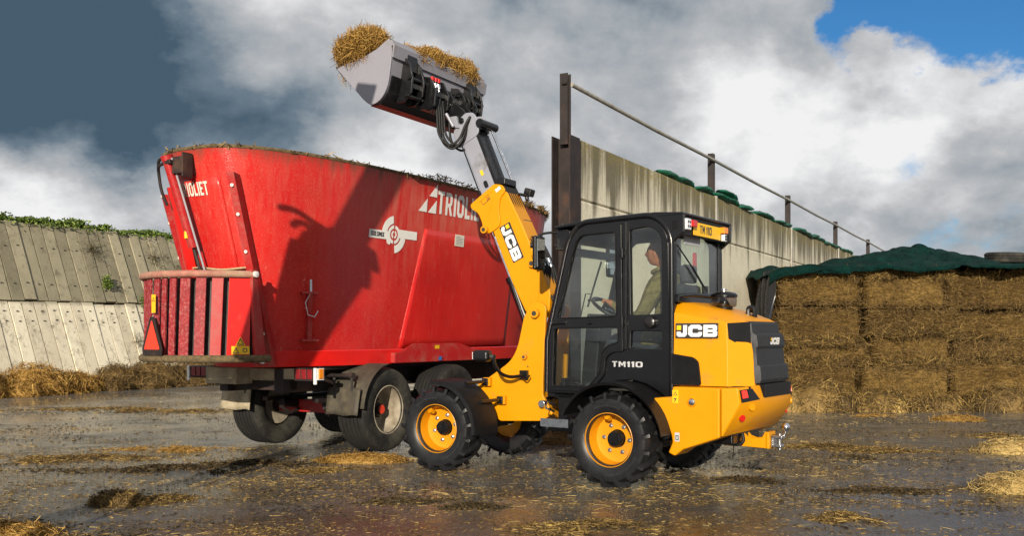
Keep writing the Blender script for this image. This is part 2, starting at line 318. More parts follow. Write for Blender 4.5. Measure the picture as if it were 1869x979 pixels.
class MB:
    def __init__(s): s.v = []; s.f = []
    def add(s, vs, fs):
        o = len(s.v); s.v += [tuple(x) for x in vs]; s.f += [tuple(i+o for i in f) for f in fs]; return s
    def hexa(s, p):  # 8 points, bottom ring then top ring
        return s.add(p, [(3, 2, 1, 0), (4, 5, 6, 7), (0, 1, 5, 4), (1, 2, 6, 5), (2, 3, 7, 6), (3, 0, 4, 7)])
    def box(s, x0, x1, y0, y1, z0, z1, M=None):
        p = [(x0, y0, z0), (x1, y0, z0), (x1, y1, z0), (x0, y1, z0), (x0, y0, z1), (x1, y0, z1), (x1, y1, z1), (x0, y1, z1)]
        if M: p = [M @ Vector(q) for q in p]
        return s.hexa(p)
    def prism(s, poly, t0, t1, plane='xz'):
        n = len(poly); area = sum(poly[i-1][0]*poly[i][1]-poly[i][0]*poly[i-1][1] for i in range(n))
        if area < 0: poly = poly[::-1]
        def mp(p, t): return (p[0], t, p[1]) if plane == 'xz' else (p[0], p[1], t) if plane == 'xy' else (t, p[0], p[1])
        if plane == 'xz': t0, t1 = max(t0, t1), min(t0, t1)
        vs = [mp(p, t0) for p in poly]+[mp(p, t1) for p in poly]
        return s.add(vs, [tuple(range(n))[::-1], tuple(range(n, 2*n))]+[(i, (i+1) % n, n+(i+1) % n, n+i) for i in range(n)])
    def cyl(s, p0, p1, r0, r1=None, n=16, caps=True):
        r1 = r0 if r1 is None else r1; p0 = Vector(p0); p1 = Vector(p1); d = (p1-p0).normalized(); u = d.orthogonal().normalized(); w = d.cross(u)
        vs = [p0+(u*math.cos(2*math.pi*i/n)+w*math.sin(2*math.pi*i/n))*r0 for i in range(n)]+[p1+(u*math.cos(2*math.pi*i/n)+w*math.sin(2*math.pi*i/n))*r1 for i in range(n)]
        fs = [(i, (i+1) % n, n+(i+1) % n, n+i) for i in range(n)]
        if caps: fs += [tuple(range(n))[::-1], tuple(range(n, 2*n))]
        return s.add(vs, fs)
    def tube(s, path, r, n=8, caps=True):
        P = [Vector(p) for p in path]; rs = r if isinstance(r, (list, tuple)) else [r]*len(P); vs = []; fs = []; u = None
        for i, p in enumerate(P):
            d = (P[min(i+1, len(P)-1)]-P[max(i-1, 0)]).normalized()
            u = d.orthogonal().normalized() if u is None else (u-d*u.dot(d)).normalized()
            w = d.cross(u); vs += [p+(u*math.cos(2*math.pi*k/n)+w*math.sin(2*math.pi*k/n))*rs[i] for k in range(n)]
        for i in range(len(P)-1):
            fs += [(i*n+k, i*n+(k+1) % n, (i+1)*n+(k+1) % n, (i+1)*n+k) for k in range(n)]
        if caps: fs += [tuple(range(n))[::-1], tuple(range((len(P)-1)*n, len(P)*n))]
        return s.add(vs, fs)
    def lathe(s, prof, n=40, axis='y', c=(0, 0, 0), closed=True):
        m = len(prof); vs = []; fs = []
        for i in range(n):
            a = 2*math.pi*i/n; ca, sa = math.cos(a), math.sin(a)
            for r, h in prof:
                p = (r*ca, h, r*sa) if axis == 'y' else (r*ca, r*sa, h) if axis == 'z' else (h, r*ca, r*sa)
                vs.append((p[0]+c[0], p[1]+c[1], p[2]+c[2]))
        for i in range(n):
            j = (i+1) % n
            for k in range(m if closed else m-1):
                l = (k+1) % m; fs.append((i*m+k, i*m+l, j*m+l, j*m+k))
        return s.add(vs, fs)
    def grid(s, fn, nu, nv, wrap=False):
        vs = [fn(i/nu, j/nv) for i in range(nu+1) for j in range(nv+1)]
        return s.add(vs, [(i*(nv+1)+j, (i+1)*(nv+1)+j, (i+1)*(nv+1)+j+1, i*(nv+1)+j+1) for i in range(nu) for j in range(nv)])
    def mesh(s, name='m', fix=True):
        me = bpy.data.meshes.new(name); me.from_pydata(s.v, [], s.f)
        if fix:
            bm = bmesh.new(); bm.from_mesh(me); bmesh.ops.recalc_face_normals(bm, faces=bm.faces); bm.to_mesh(me); bm.free()
        return me
    def build(s, name, mat, parent=None, **k): return add(name, s.mesh(name), mat, parent, **k)
def spline(pts, n=6):
    P = [Vector(p) for p in pts]; out = []
    for i in range(len(P)-1):
        a, b, c, d = P[max(i-1, 0)], P[i], P[i+1], P[min(i+2, len(P)-1)]
        for k in range(n):
            t = k/n; out.append(.5*((2*b)+(c-a)*t+(2*a-5*b+4*c-d)*t*t+(3*b-a-3*c+d)*t**3))
    return out+[P[-1]]
def plate_mesh(loops, t, bev=0.0, res=1):
    """flat plate with holes: loops[0] is the outline; lies in XY, thickness along Z"""
    cu = bpy.data.curves.new('c', 'CURVE'); cu.dimensions = '2D'; cu.fill_mode = 'BOTH'; cu.extrude = max(t/2-bev, 0); cu.bevel_depth = bev; cu.bevel_resolution = res; cu.offset = -bev
    for lp in loops:
        sp = cu.splines.new('POLY'); sp.points.add(len(lp)-1); sp.use_cyclic_u = True
        for q, p in zip(sp.points, lp): q.co = (p[0], p[1], 0, 1)
    return curve_mesh(cu)
def curve_mesh(cu):
    o = bpy.data.objects.new('c', cu); COL.objects.link(o); dg = bpy.context.evaluated_depsgraph_get()
    me = bpy.data.meshes.new_from_object(o.evaluated_get(dg)); bpy.data.objects.remove(o); bpy.data.curves.remove(cu); me.materials.clear(); return me
def remap(me, fn):
    n = len(me.vertices); a = np.empty(n*3); me.vertices.foreach_get('co', a); a = a.reshape(n, 3)
    a = np.array([fn(*p) for p in a]) if n else a
    me.vertices.foreach_set('co', a.ravel()); me.update(); return me
def plate(name, loops, t, y, mat, parent, bev=.004, flip=False, **k):
    """plate standing in the local x-z plane, centred on lateral position y"""
    me = plate_mesh(loops, t, bev); remap(me, lambda a, b, c: (a, y-c, b)); return add(name, me, mat, parent, **k)
def text_mesh(body, size=1, bold=.012, ext=.001, sx=1, space=1):
    cu = bpy.data.curves.new('t', 'FONT'); cu.body = body; cu.size = size; cu.offset = bold*size; cu.extrude = ext; cu.space_character = space; cu.resolution_u = 3
    cu.align_x = 'LEFT'; me = curve_mesh(cu)
    return remap(me, lambda a, b, c: (a*sx, b, c))
def fit(me, w=None, h=None):
    n = len(me.vertices); a = np.empty(n*3); me.vertices.foreach_get('co', a); a = a.reshape(n, 3); mn = a.min(0); mx = a.max(0)
    sx = w/(mx[0]-mn[0]) if w else None; sy = h/(mx[1]-mn[1]) if h else None; sx = sx or sy; sy = sy or sx
    a[:, 0] = (a[:, 0]-(mn[0]+mx[0])/2)*sx; a[:, 1] = (a[:, 1]-(mn[1]+mx[1])/2)*sy; me.vertices.foreach_set('co', a.ravel()); me.update(); return me
def decal(name, me, o, xd, yd, mat, parent, off=.002, **k):
    xd = Vector(xd).normalized(); yd = Vector(yd).normalized(); nd = xd.cross(yd); o = Vector(o)
    remap(me, lambda a, b, c: tuple(o+xd*a+yd*b+nd*(off+c))); return add(name, me, mat, parent, smooth=False, **k)
def rect(w, h): return [(-w/2, -h/2), (w/2, -h/2), (w/2, h/2), (-w/2, h/2)]
def join(*mes):
    bm = bmesh.new()
    for m in mes: bm.from_mesh(m)
    me = bpy.data.meshes.new('j'); bm.to_mesh(me); bm.free(); return me
JCB = dict(
 J=[[(232, 335), (275, 335), (275, 430), (252, 458), (180, 458), (160, 440), (160, 405), (203, 405), (203, 420), (226, 420), (232, 414)]],
 C=[[(318, 333), (415, 333), (440, 354), (440, 384), (400, 384), (395, 372), (340, 372), (333, 380), (333, 412), (340, 420), (395, 420), (400, 408), (440, 408), (440, 438), (415, 458), (318, 458), (290, 435), (290, 356)]],
 B=[[(455, 333), (585, 333), (603, 348), (603, 385), (592, 394), (605, 404), (605, 440), (588, 458), (455, 458)], [(500, 366), (556, 366), (556, 382), (500, 382)], [(500, 408), (558, 408), (558, 424), (500, 424)]])
def jcb_logo(o, xd, yd, w, parent, box=True, off=.003):
    k = w/470; f = lambda lp: [((x-380)*k, (392-y)*k) for x, y in lp]
    if box: b = decal('badge_plate', plate_mesh([rect(w, w*155/470)], .002), o, xd, yd, 'decal_dark', parent, off)
    else: b = None
    me = join(*[plate_mesh([f(l) for l in JCB[c]], .001) for c in 'JCB'])
    q = decal('lettering', me, o, xd, yd, 'white', b or parent, off+.003)
    me = plate_mesh([f([(160, 338), (208, 338), (208, 386), (160, 386)])], .001)
    decal('logo_square', me, o, xd, yd, 'plate_yellow', b or parent, off+.0035)
    return b or q
def strands(pos, dirs, length, width, bend=.25, up=None):
    """thin bent blades: pos (N,3) centre, dirs (N,3) unit"""
    n = len(pos); d = dirs/np.linalg.norm(dirs, axis=1, keepdims=True); r = rng.normal(size=(n, 3)); s = np.cross(d, r); s /= np.linalg.norm(s, axis=1, keepdims=True)+1e-9
    b = np.cross(d, s); L = (np.ones(n)*length if np.isscalar(length) else length)[:, None]*.5; W = (np.ones(n)*width if np.isscalar(width) else width)[:, None]*.5
    k = rng.normal(size=(n, 1))*bend*L
    rows = [pos-d*L-b*k, pos+b*k*.6, pos+d*L-b*k]
    v = np.stack([rows[0]-s*W, rows[0]+s*W, rows[1]-s*W, rows[1]+s*W, rows[2]-s*W*.6, rows[2]+s*W*.6], 1).reshape(-1, 3)
    base = (np.arange(n)*6)[:, None]; f = np.stack([base+np.array([0, 1, 3, 2]), base+np.array([2, 3, 5, 4])], 1).reshape(-1, 4)
    return v, f
def np_mesh(name, parts):
    """parts: list of (verts (n,3), quads (m,4))"""
    vs = []; fs = []; o = 0
    for v, f in parts: vs.append(np.asarray(v, float)); fs.append(np.asarray(f)+o); o += len(v)
    v = np.concatenate(vs); f = np.concatenate(fs); me = bpy.data.meshes.new(name)
    me.vertices.add(len(v)); me.vertices.foreach_set('co', v.ravel().astype(np.float32)); me.loops.add(f.size); me.loops.foreach_set('vertex_index', f.ravel().astype(np.int32))
    me.polygons.add(len(f)); me.polygons.foreach_set('loop_start', (np.arange(len(f))*4).astype(np.int32)); me.update(calc_edges=True); me.validate(); return me
_perm = rng.permutation(4096)
def vnoise(x, y, s=1.0, seed=0):
    x = np.asarray(x)*s+seed*17.3; y = np.asarray(y)*s+seed*9.1; xi = np.floor(x).astype(int); yi = np.floor(y).astype(int); fx = x-xi; fy = y-yi; fx = fx*fx*(3-2*fx); fy = fy*fy*(3-2*fy)
    h = lambda i, j: _perm[(i*131+_perm[j & 4095]) & 4095]/4095.
    return (h(xi, yi)*(1-fx)+h(xi+1, yi)*fx)*(1-fy)+(h(xi, yi+1)*(1-fx)+h(xi+1, yi+1)*fx)*fy
def fbm(x, y, s=1., o=4, seed=0):
    return sum(vnoise(x, y, s*2**i, seed+i)*.5**i for i in range(o))/sum(.5**i for i in range(o))
def sph(n):
    v = rng.normal(size=(n, 3)); return v/np.linalg.norm(v, axis=1, keepdims=True)

LET = {'T': [[(0, 1), (.62, 1), (.62, .83), (.41, .83), (.41, 0), (.21, 0), (.21, .83), (0, .83)]],
 'R': [[(0, 0), (.2, 0), (.2, .36), (.30, .36), (.46, 0), (.67, 0), (.49, .40), (.60, .50), (.62, .60), (.62, .80), (.54, .95), (.42, 1), (0, 1)], [(.2, .53), (.36, .53), (.42, .58), (.42, .77), (.36, .83), (.2, .83)]],
 'I': [[(0, 0), (.2, 0), (.2, 1), (0, 1)]],
 'O': [[(.16, 0), (.50, 0), (.66, .16), (.66, .84), (.50, 1), (.16, 1), (0, .84), (0, .16)], [(.26, .18), (.40, .18), (.46, .25), (.46, .75), (.40, .82), (.26, .82), (.2, .75), (.2, .25)]],
 'L': [[(0, 0), (.5, 0), (.5, .18), (.2, .18), (.2, 1), (0, 1)]],
 'E': [[(0, 0), (.52, 0), (.52, .18), (.2, .18), (.2, .42), (.46, .42), (.46, .59), (.2, .59), (.2, .82), (.52, .82), (.52, 1), (0, 1)]],
 'S': [[(.02, .30), (.02, .14), (.14, 0), (.46, 0), (.60, .14), (.60, .42), (.50, .56), (.22, .64), (.22, .78), (.26, .82), (.36, .82), (.40, .78), (.40, .72), (.60, .72), (.60, .86), (.48, 1), (.14, 1), (.02, .86), (.02, .60), (.12, .48), (.40, .38), (.40, .22), (.36, .18), (.26, .18), (.22, .22), (.22, .30)]],
 'M': [[(0, 0), (.19, 0), (.19, .62), (.34, .25), (.46, .25), (.61, .62), (.61, 0), (.80, 0), (.80, 1), (.58, 1), (.40, .55), (.22, 1), (0, 1)]],
 'X': [[(0, 0), (.22, 0), (.34, .32), (.46, 0), (.68, 0), (.46, .51), (.66, 1), (.44, 1), (.34, .70), (.24, 1), (.02, 1), (.22, .51)]],
 '1': [[(.10, 0), (.34, 0), (.34, 1), (.14, 1), (0, .84), (0, .66), (.10, .72)]],
 '0': [[(.16, 0), (.64, 0), (.80, .16), (.80, .84), (.64, 1), (.16, 1), (0, .84), (0, .16)], [(.28, .2), (.52, .2), (.58, .27), (.58, .73), (.52, .8), (.28, .8), (.22, .73), (.22, .27)]]}
def word(w, h, gap=.12, sx=1.0):
    x = 0; out = []
    for ch in w:
        if ch == ' ': x += .3; continue
        out.append(plate_mesh([[((q[0]+x)*h*sx, q[1]*h) for q in lp] for lp in LET[ch]], .0006)); x += max(q[0] for q in LET[ch][0])+gap
    return join(*out)

# ------------------------------------------------------------------ setting
WDIR = np.array([.487, .873])        # direction the clamp walls run in
def setting():
    m = MB(); nx, ny = 150, 110
    xs = np.concatenate([np.linspace(-600, -16, 12), np.linspace(-14, 16, 130), np.linspace(18, 600, 12)]); ys = np.concatenate([np.linspace(-60, 1, 8), np.linspace(1.5, 26, 120), np.linspace(28, 900, 14)])
    X, Y = np.meshgrid(xs, ys, indexing='ij'); Z = (fbm(X, Y, .7, 3, 3)-.5)*.035*np.exp(-np.maximum(0, np.abs(Y-12)-14)/4)-.012
    v = np.stack([X, Y, Z], -1).reshape(-1, 3); n2 = len(ys)
    f = [(i*n2+j, (i+1)*n2+j, (i+1)*n2+j+1, i*n2+j+1) for i in range(len(xs)-1) for j in range(len(ys)-1)]
    add('ground', np_mesh('ground', [(v, np.array(f))]), 'ground', ang=180, kind='structure')
setting()
def gz(x, y): return float((fbm(np.array([x]), np.array([y]), .7, 3, 3)[0]-.5)*.035-.012)

# sloping bank of precast planks on the left
BO = np.array([-10.6, 19.7]); BW = WDIR; BN = np.array([-.873, .487])
def bank_pt(t, h, proud=0.0):
    c = .42; nrm = np.array([-BN[0], -BN[1], c])/math.hypot(1, c)
    p = BO+BW*t+BN*c*h; return Vector((p[0]+nrm[0]*proud, p[1]+nrm[1]*proud, h+nrm[2]*proud))
def bank():
    root = empty('sloped_concrete_bank', tuple(bank_pt(0, 0)), math.atan2(BW[1], BW[0]), label='leaning clamp wall of two rows of concrete planks at left', cat='wall')
    inv = Matrix.Rotation(-math.atan2(BW[1], BW[0]), 4, 'Z') @ Matrix.Translation(-bank_pt(0, 0))
    shapes = []
    for q in range(4):
        pair = []
        for (h0, h1) in ((-.15, 1.93), (1.98, 3.78)):
            m = MB(); w = .272+.008*random.random(); nseg = 5; rows = []
            for i in range(nseg+1):
                h = h0+(h1-h0)*i/nseg
                for a, pr in ((0, 0.), (w, 0.), (w, .10), (0, .10)):
                    rows.append(inv @ bank_pt(a, h, pr+random.uniform(-.006, .006)))
            fs = [(3, 2, 1, 0), tuple(nseg*4+k for k in range(4))]+[(i*4+k, i*4+(k+1) % 4, (i+1)*4+(k+1) % 4, (i+1)*4+k) for i in range(nseg) for k in range(4)]
            m.add(rows, fs)
            # two lifting pockets near the upper end
            me = m.mesh('plank'); me.materials.append(MAT['concrete_bank']); me.polygons.foreach_set('use_smooth', np.zeros(len(me.polygons), bool)); pair.append(me)
        shapes.append(pair)
    pk = MB(); pk.box(-.02, .02, -.013, .003, -.012, .012); pkm = pk.mesh('pocket'); pkm.materials.append(MAT['steel_dark'])
    for row in (0, 1):
        for i in range(-14, 80):
            o = bpy.data.objects.new('concrete_plank', shapes[random.randrange(4)][row]); COL.objects.link(o); o.parent = root
            tt = i*.300+(.11 if row else 0); dz = random.uniform(-.025, .025)
            o.location = (tt, random.uniform(-.022, .022), dz); o.rotation_euler = (0, 0, random.uniform(-.004, .004))
            if -3 < i < 20:
                for h in ((1.72, 1.5) if row == 0 else (3.2, 2.35)):
                    if random.random() < .8:
                        p = inv @ bank_pt(.14, h, .108); s = bpy.data.objects.new('lifting_eye', pkm); COL.objects.link(s); s.parent = o; s.location = p
    # earth behind the planks
    m = MB(); prof = [(-.05, -.2), (-.05, 3.74), (-2.2, 3.95), (-9, 3.7), (-30, 2.5), (-60, -.3)]
    pts = []
    for t in (-6, 25):
        for d, h in prof:
            if d == -.05:
                p = bank_pt(t, max(h, 0), -.06); pts.append((p.x, p.y, h))
            else:
                q = BO+BW*t+BN*(1.6-d); pts.append((q[0], q[1], h))
    n = len(prof); m.add(pts, [(i, i+1, n+i+1, n+i) for i in range(n-1)]+[tuple(range(n)), tuple(range(2*n-1, n-1, -1))])
    m.build('earth_mound', 'soil', kind='structure', smooth=False)
    # hedge growth along the top
    N = 26000; t = rng.uniform(-4.2, 13.5, N); hh = .10+.62*np.maximum(.05, fbm(t, t*0+3, 1.6, 4, 5)-.18)*(.5+.5*(t < 4)); k = rng.beta(1.2, 1.6, N)*hh; d = rng.normal(0, .16, N)*(1-.4*k/hh.max())+.18
    base = np.array([tuple(bank_pt(0, 3.76))]); w3 = np.array([BW[0], BW[1], 0]); n3 = np.array([BN[0], BN[1], 0])
    P = base+t[:, None]*w3+d[:, None]*n3; P[:, 2] += k-.02; D = sph(N); D[:, 2] = np.abs(D[:, 2])*.6
    parts = [strands(P, D, rng.uniform(.04, .09, N), rng.uniform(.025, .045, N), .3)]
    add('hedge', np_mesh('hedge', parts), 'leaf', label='low green weeds and brambles growing along the top of the plank wall', cat='hedge', kind='stuff', smooth=False)
    # weeds rooted in the joints
    for t, h, r, n, mt, lab in ((3.05, 3.25, .22, 260, 'dry_twig', 'dark twiggy bramble hanging high on the plank wall, nearer the left edge'), (4.9, 3.2, .24, 200, 'dry_twig', 'dry thin bramble high on the plank wall close to the red wagon'), (5.55, 2.9, .16, 110, 'dry_twig', 'small dry tuft below the bramble next to the red wagon'),
                                (-.02, 3.4, .10, 260, 'leaf', 'small green moss tuft at the far left of the plank wall'), (3.2, 2.42, .10, 260, 'leaf', 'small green weed in the middle of the upper planks'), (4.2, 1.95, .13, 380, 'leaf', 'green weed growing at the seam between the two plank rows'), (4.75, 1.97, .08, 160, 'dry_twig', 'brown weed at the plank seam, right of the green one'), (3.6, 1.0, .16, 100, 'dry_twig', 'dry tuft low on the pale planks above the straw heap')):
        P = np.array([tuple(bank_pt(t+rng.normal()*r*.6, h+rng.normal()*r*.7, .13+abs(rng.normal())*.07)) for _ in range(n)]); D = sph(n); n_ = n if mt == 'leaf' else n//4; P, D = P[:n_], D[:n_]; ln = .05 if mt == 'leaf' else .16
        c_ = np.array([tuple(bank_pt(t, h, .12))]); v_ = P-c_; add('wall_weed', np_mesh('weed', [strands(c_+v_*.5, v_, np.linalg.norm(v_, axis=1)*1.02, .006, .1), strands(P, D, ln, .03 if mt == 'leaf' else .009, .5)]), mt, smooth=False, label=lab, cat='plant', group='weeds on the plank wall')
bank()

# upright concrete panel wall with steel posts, right of the wagon
WO = np.array([.731, 11.0]); WN = np.array([.873, -.487]); BAY = 5.47; ROW = .708
def wall():
    ang = math.atan2(WDIR[1], WDIR[0])
    root = empty('concrete_panel_wall', (WO[0], WO[1], 0), ang, label='tall stained concrete panel wall with steel posts behind the loader', cat='wall')
    # local: x along the wall, y<0 towards the yard
    mm = []
    for q in range(2):
        m = MB(); nx, nz = 20, 1; x0, x1 = .09, BAY-.045; c = .014
        m.prism([(0, .004+c), (c, .004), (.15-c, .004), (.15, .004+c), (.15, ROW-.004-c), (.15-c, ROW-.004), (c, ROW-.004), (0, ROW-.004-c)], x0 if q == 0 else .045, x1, 'yz'); me = m.mesh('panel'); me.materials.append(MAT['concrete_wall']); mm.append(me)
    for b in range(8):
        for r, (zr, kr) in enumerate(((0, 2), (2, 2), (4, 1))):
            o = bpy.data.objects.new('concrete_panel', mm[0 if b == 0 else 1]); COL.objects.link(o); o.parent = root; o.location = (b*BAY, random.uniform(-.006, .006), zr*ROW); o.scale.z = kr
    for b in range(9):
        m = MB()
        if b == 0:
            m.box(-.20, .06, .19, .205, -.1, 3.53); m.box(-.20, .06, -.035, -.02, -.1, 3.53); m.box(-.045, -.03, -.02, .19, -.1, 3.52); m.box(.06, .086, -.035, .205, -.1, 3.50)
            o = m.build('end_column', 'steel_brown', root)
        else:
            m.box(-.032, .032, -.022, .172, -.1, 3.545); o = m.build('joint_post', 'galvanised', root)
            o.location = (b*BAY, 0, 0)
    g = empty('guard_rail', (WO[0], WO[1], 3.54), ang, label='galvanised pipe guard rail on dark steel posts along the wall top', cat='railing')
    for b in range(9):
        m = MB(); z = 0 if b else -.1
        m.box(-.045, -.033, .03, .13, z, .72); m.box(-.033, .033, .074, .086, z, .70); m.box(.033, .045, .03, .13, z, .72); m.cyl((-.06, .03, .6), (-.06, .09, .6), .02, n=8)
        o = m.build('post', 'steel_brown', g); o.location = (b*BAY-(.09 if b == 0 else 0), 0, 0)
    for b in range(8):
        m = MB(); m.tube([(b*BAY-.05, .02, .60), (b*BAY+BAY*.5, .02, .585), (b*BAY+BAY-.02, .02, .60)], .026, 10); m.build('rail', 'galvanised', g)
    # gravel bags laid nose to tail along the coping
    bagm = []
    for q in range(3):
        m = MB(); nu, nv = 18, 12; Lb = 1.0
        def fn(u, v, q=q):
            a = v*2*math.pi; x = (u-.5)*Lb; pr = max(0.02, (1-abs(2*u-1)**3.2))**.5
            wob = 1+.10*math.sin(5*a+q*2+u*7)+.06*math.sin(9*u*3.1+q)
            return (x, math.cos(a)*.12*pr*wob, math.sin(a)*.040*pr*wob+.034-.02*abs(2*u-1))
        m.grid(fn, nu, nv); me = m.mesh('bag'); me.materials.append(MAT['bag_green']); me.polygons.foreach_set('use_smooth', np.ones(len(me.polygons), bool)); bagm.append(me)
    names = ['first', 'second', 'third', 'fourth', 'fifth', 'sixth', 'seventh', 'eighth', 'ninth', 'tenth', 'eleventh', 'twelfth', 'thirteenth', 'fourteenth', 'fifteenth', 'sixteenth', 'seventeenth', 'eighteenth', 'nineteenth', 'twentieth', 'twenty-first', 'twenty-second', 'twenty-third', 'twenty-fourth', 'twenty-fifth', 'twenty-sixth', 'twenty-seventh', 'twenty-eighth']
    x = 3.35; i = 0
    while x < 18.6 and i < len(names):
        o = bpy.data.objects.new('gravel_bag', bagm[i % 3]); COL.objects.link(o)
        p = Vector((WO[0], WO[1], 0))+Matrix.Rotation(ang, 3, 'Z') @ Vector((x, .06+random.uniform(-.02, .02), 3.545)); o.location = p
        o.rotation_euler = (random.uniform(-.2, .2), random.uniform(-.10, .10), ang+random.uniform(-.12, .12)); o.scale = (random.uniform(.9, 1.1), 1, random.uniform(.85, 1.25))
        tag(o, f'{names[i]} green woven gravel bag along the wall coping, counted from the loader end', 'bag', 'green gravel bags on the wall'); x += .82+(.22 if i in (5, 9) else 0)+random.uniform(-.10, .06); i += 1
    p = Vector((WO[0], WO[1], 0))+Matrix.Rotation(ang, 3, 'Z') @ Vector((6.35, .07, 3.66)); o = bpy.data.objects.new('gravel_bag', bagm[1]); COL.objects.link(o); o.location = p; o.rotation_euler = (0, .05, ang)
    tag(o, 'green gravel bag lying on top of two others behind the second rail post', 'bag', 'green gravel bags on the wall')
wall()

def heap(name, label, cat, blobs, n, ln, wd, mat, core, group=None, kind=None, droop=.35, flat=1.0):
    """a pile: rough displaced cores with loose stalks lying over them. blobs: (x,y,z,rx,ry,rz)"""
    parts = []; tot = sum(b[3]*b[4]+b[4]*b[5] for b in blobs)
    for b in blobs:
        c = np.array(b[:3]); r = np.array(b[3:]); nu, nv = 22, 14
        U, V = np.meshgrid(np.linspace(0, 2*np.pi, nu+1), np.linspace(-.5*np.pi, .5*np.pi, nv+1), indexing='ij')
        d = np.stack([np.cos(U)*np.cos(V), np.sin(U)*np.cos(V), np.sin(V)], -1); k = .80+.30*(fbm(U*1.2+c[0]*5, V*1.6+c[1]*3, 1.5, 3, 2)-.5); k[-1] = k[0]
        v = (c+d*r*k[..., None]).reshape(-1, 3); f = np.array([(i*(nv+1)+j, (i+1)*(nv+1)+j, (i+1)*(nv+1)+j+1, i*(nv+1)+j+1) for i in range(nu) for j in range(nv)]); parts.append((v, f))
        m = max(20, int(n*(b[3]*b[4]+b[4]*b[5])/tot)); d = sph(m); sc = rng.uniform(.74, 1.04, m)[:, None]; P = c+d*r*sc
        D = np.cross(d, sph(m))+.25*sph(m)+np.array([0, 0, -droop])*rng.random((m, 1)); D[:, 2] *= flat; keep = P[:, 2] > (gz(c[0], c[1])-.01 if c[2] < .6 and kind != 'hang' else -9)
        P = P[keep]; D = D[keep]; m = len(P)
        parts.append(strands(P, D, rng.uniform(.5, 1.25, m)*ln, rng.uniform(.7, 1.3, m)*wd, .35))
    me = np_mesh(name, parts); me.materials.append(MAT[mat]); me.materials.append(MAT[core])
    o = add(name, me, None, smooth=False, label=label, cat=cat, group=group); 
    return o

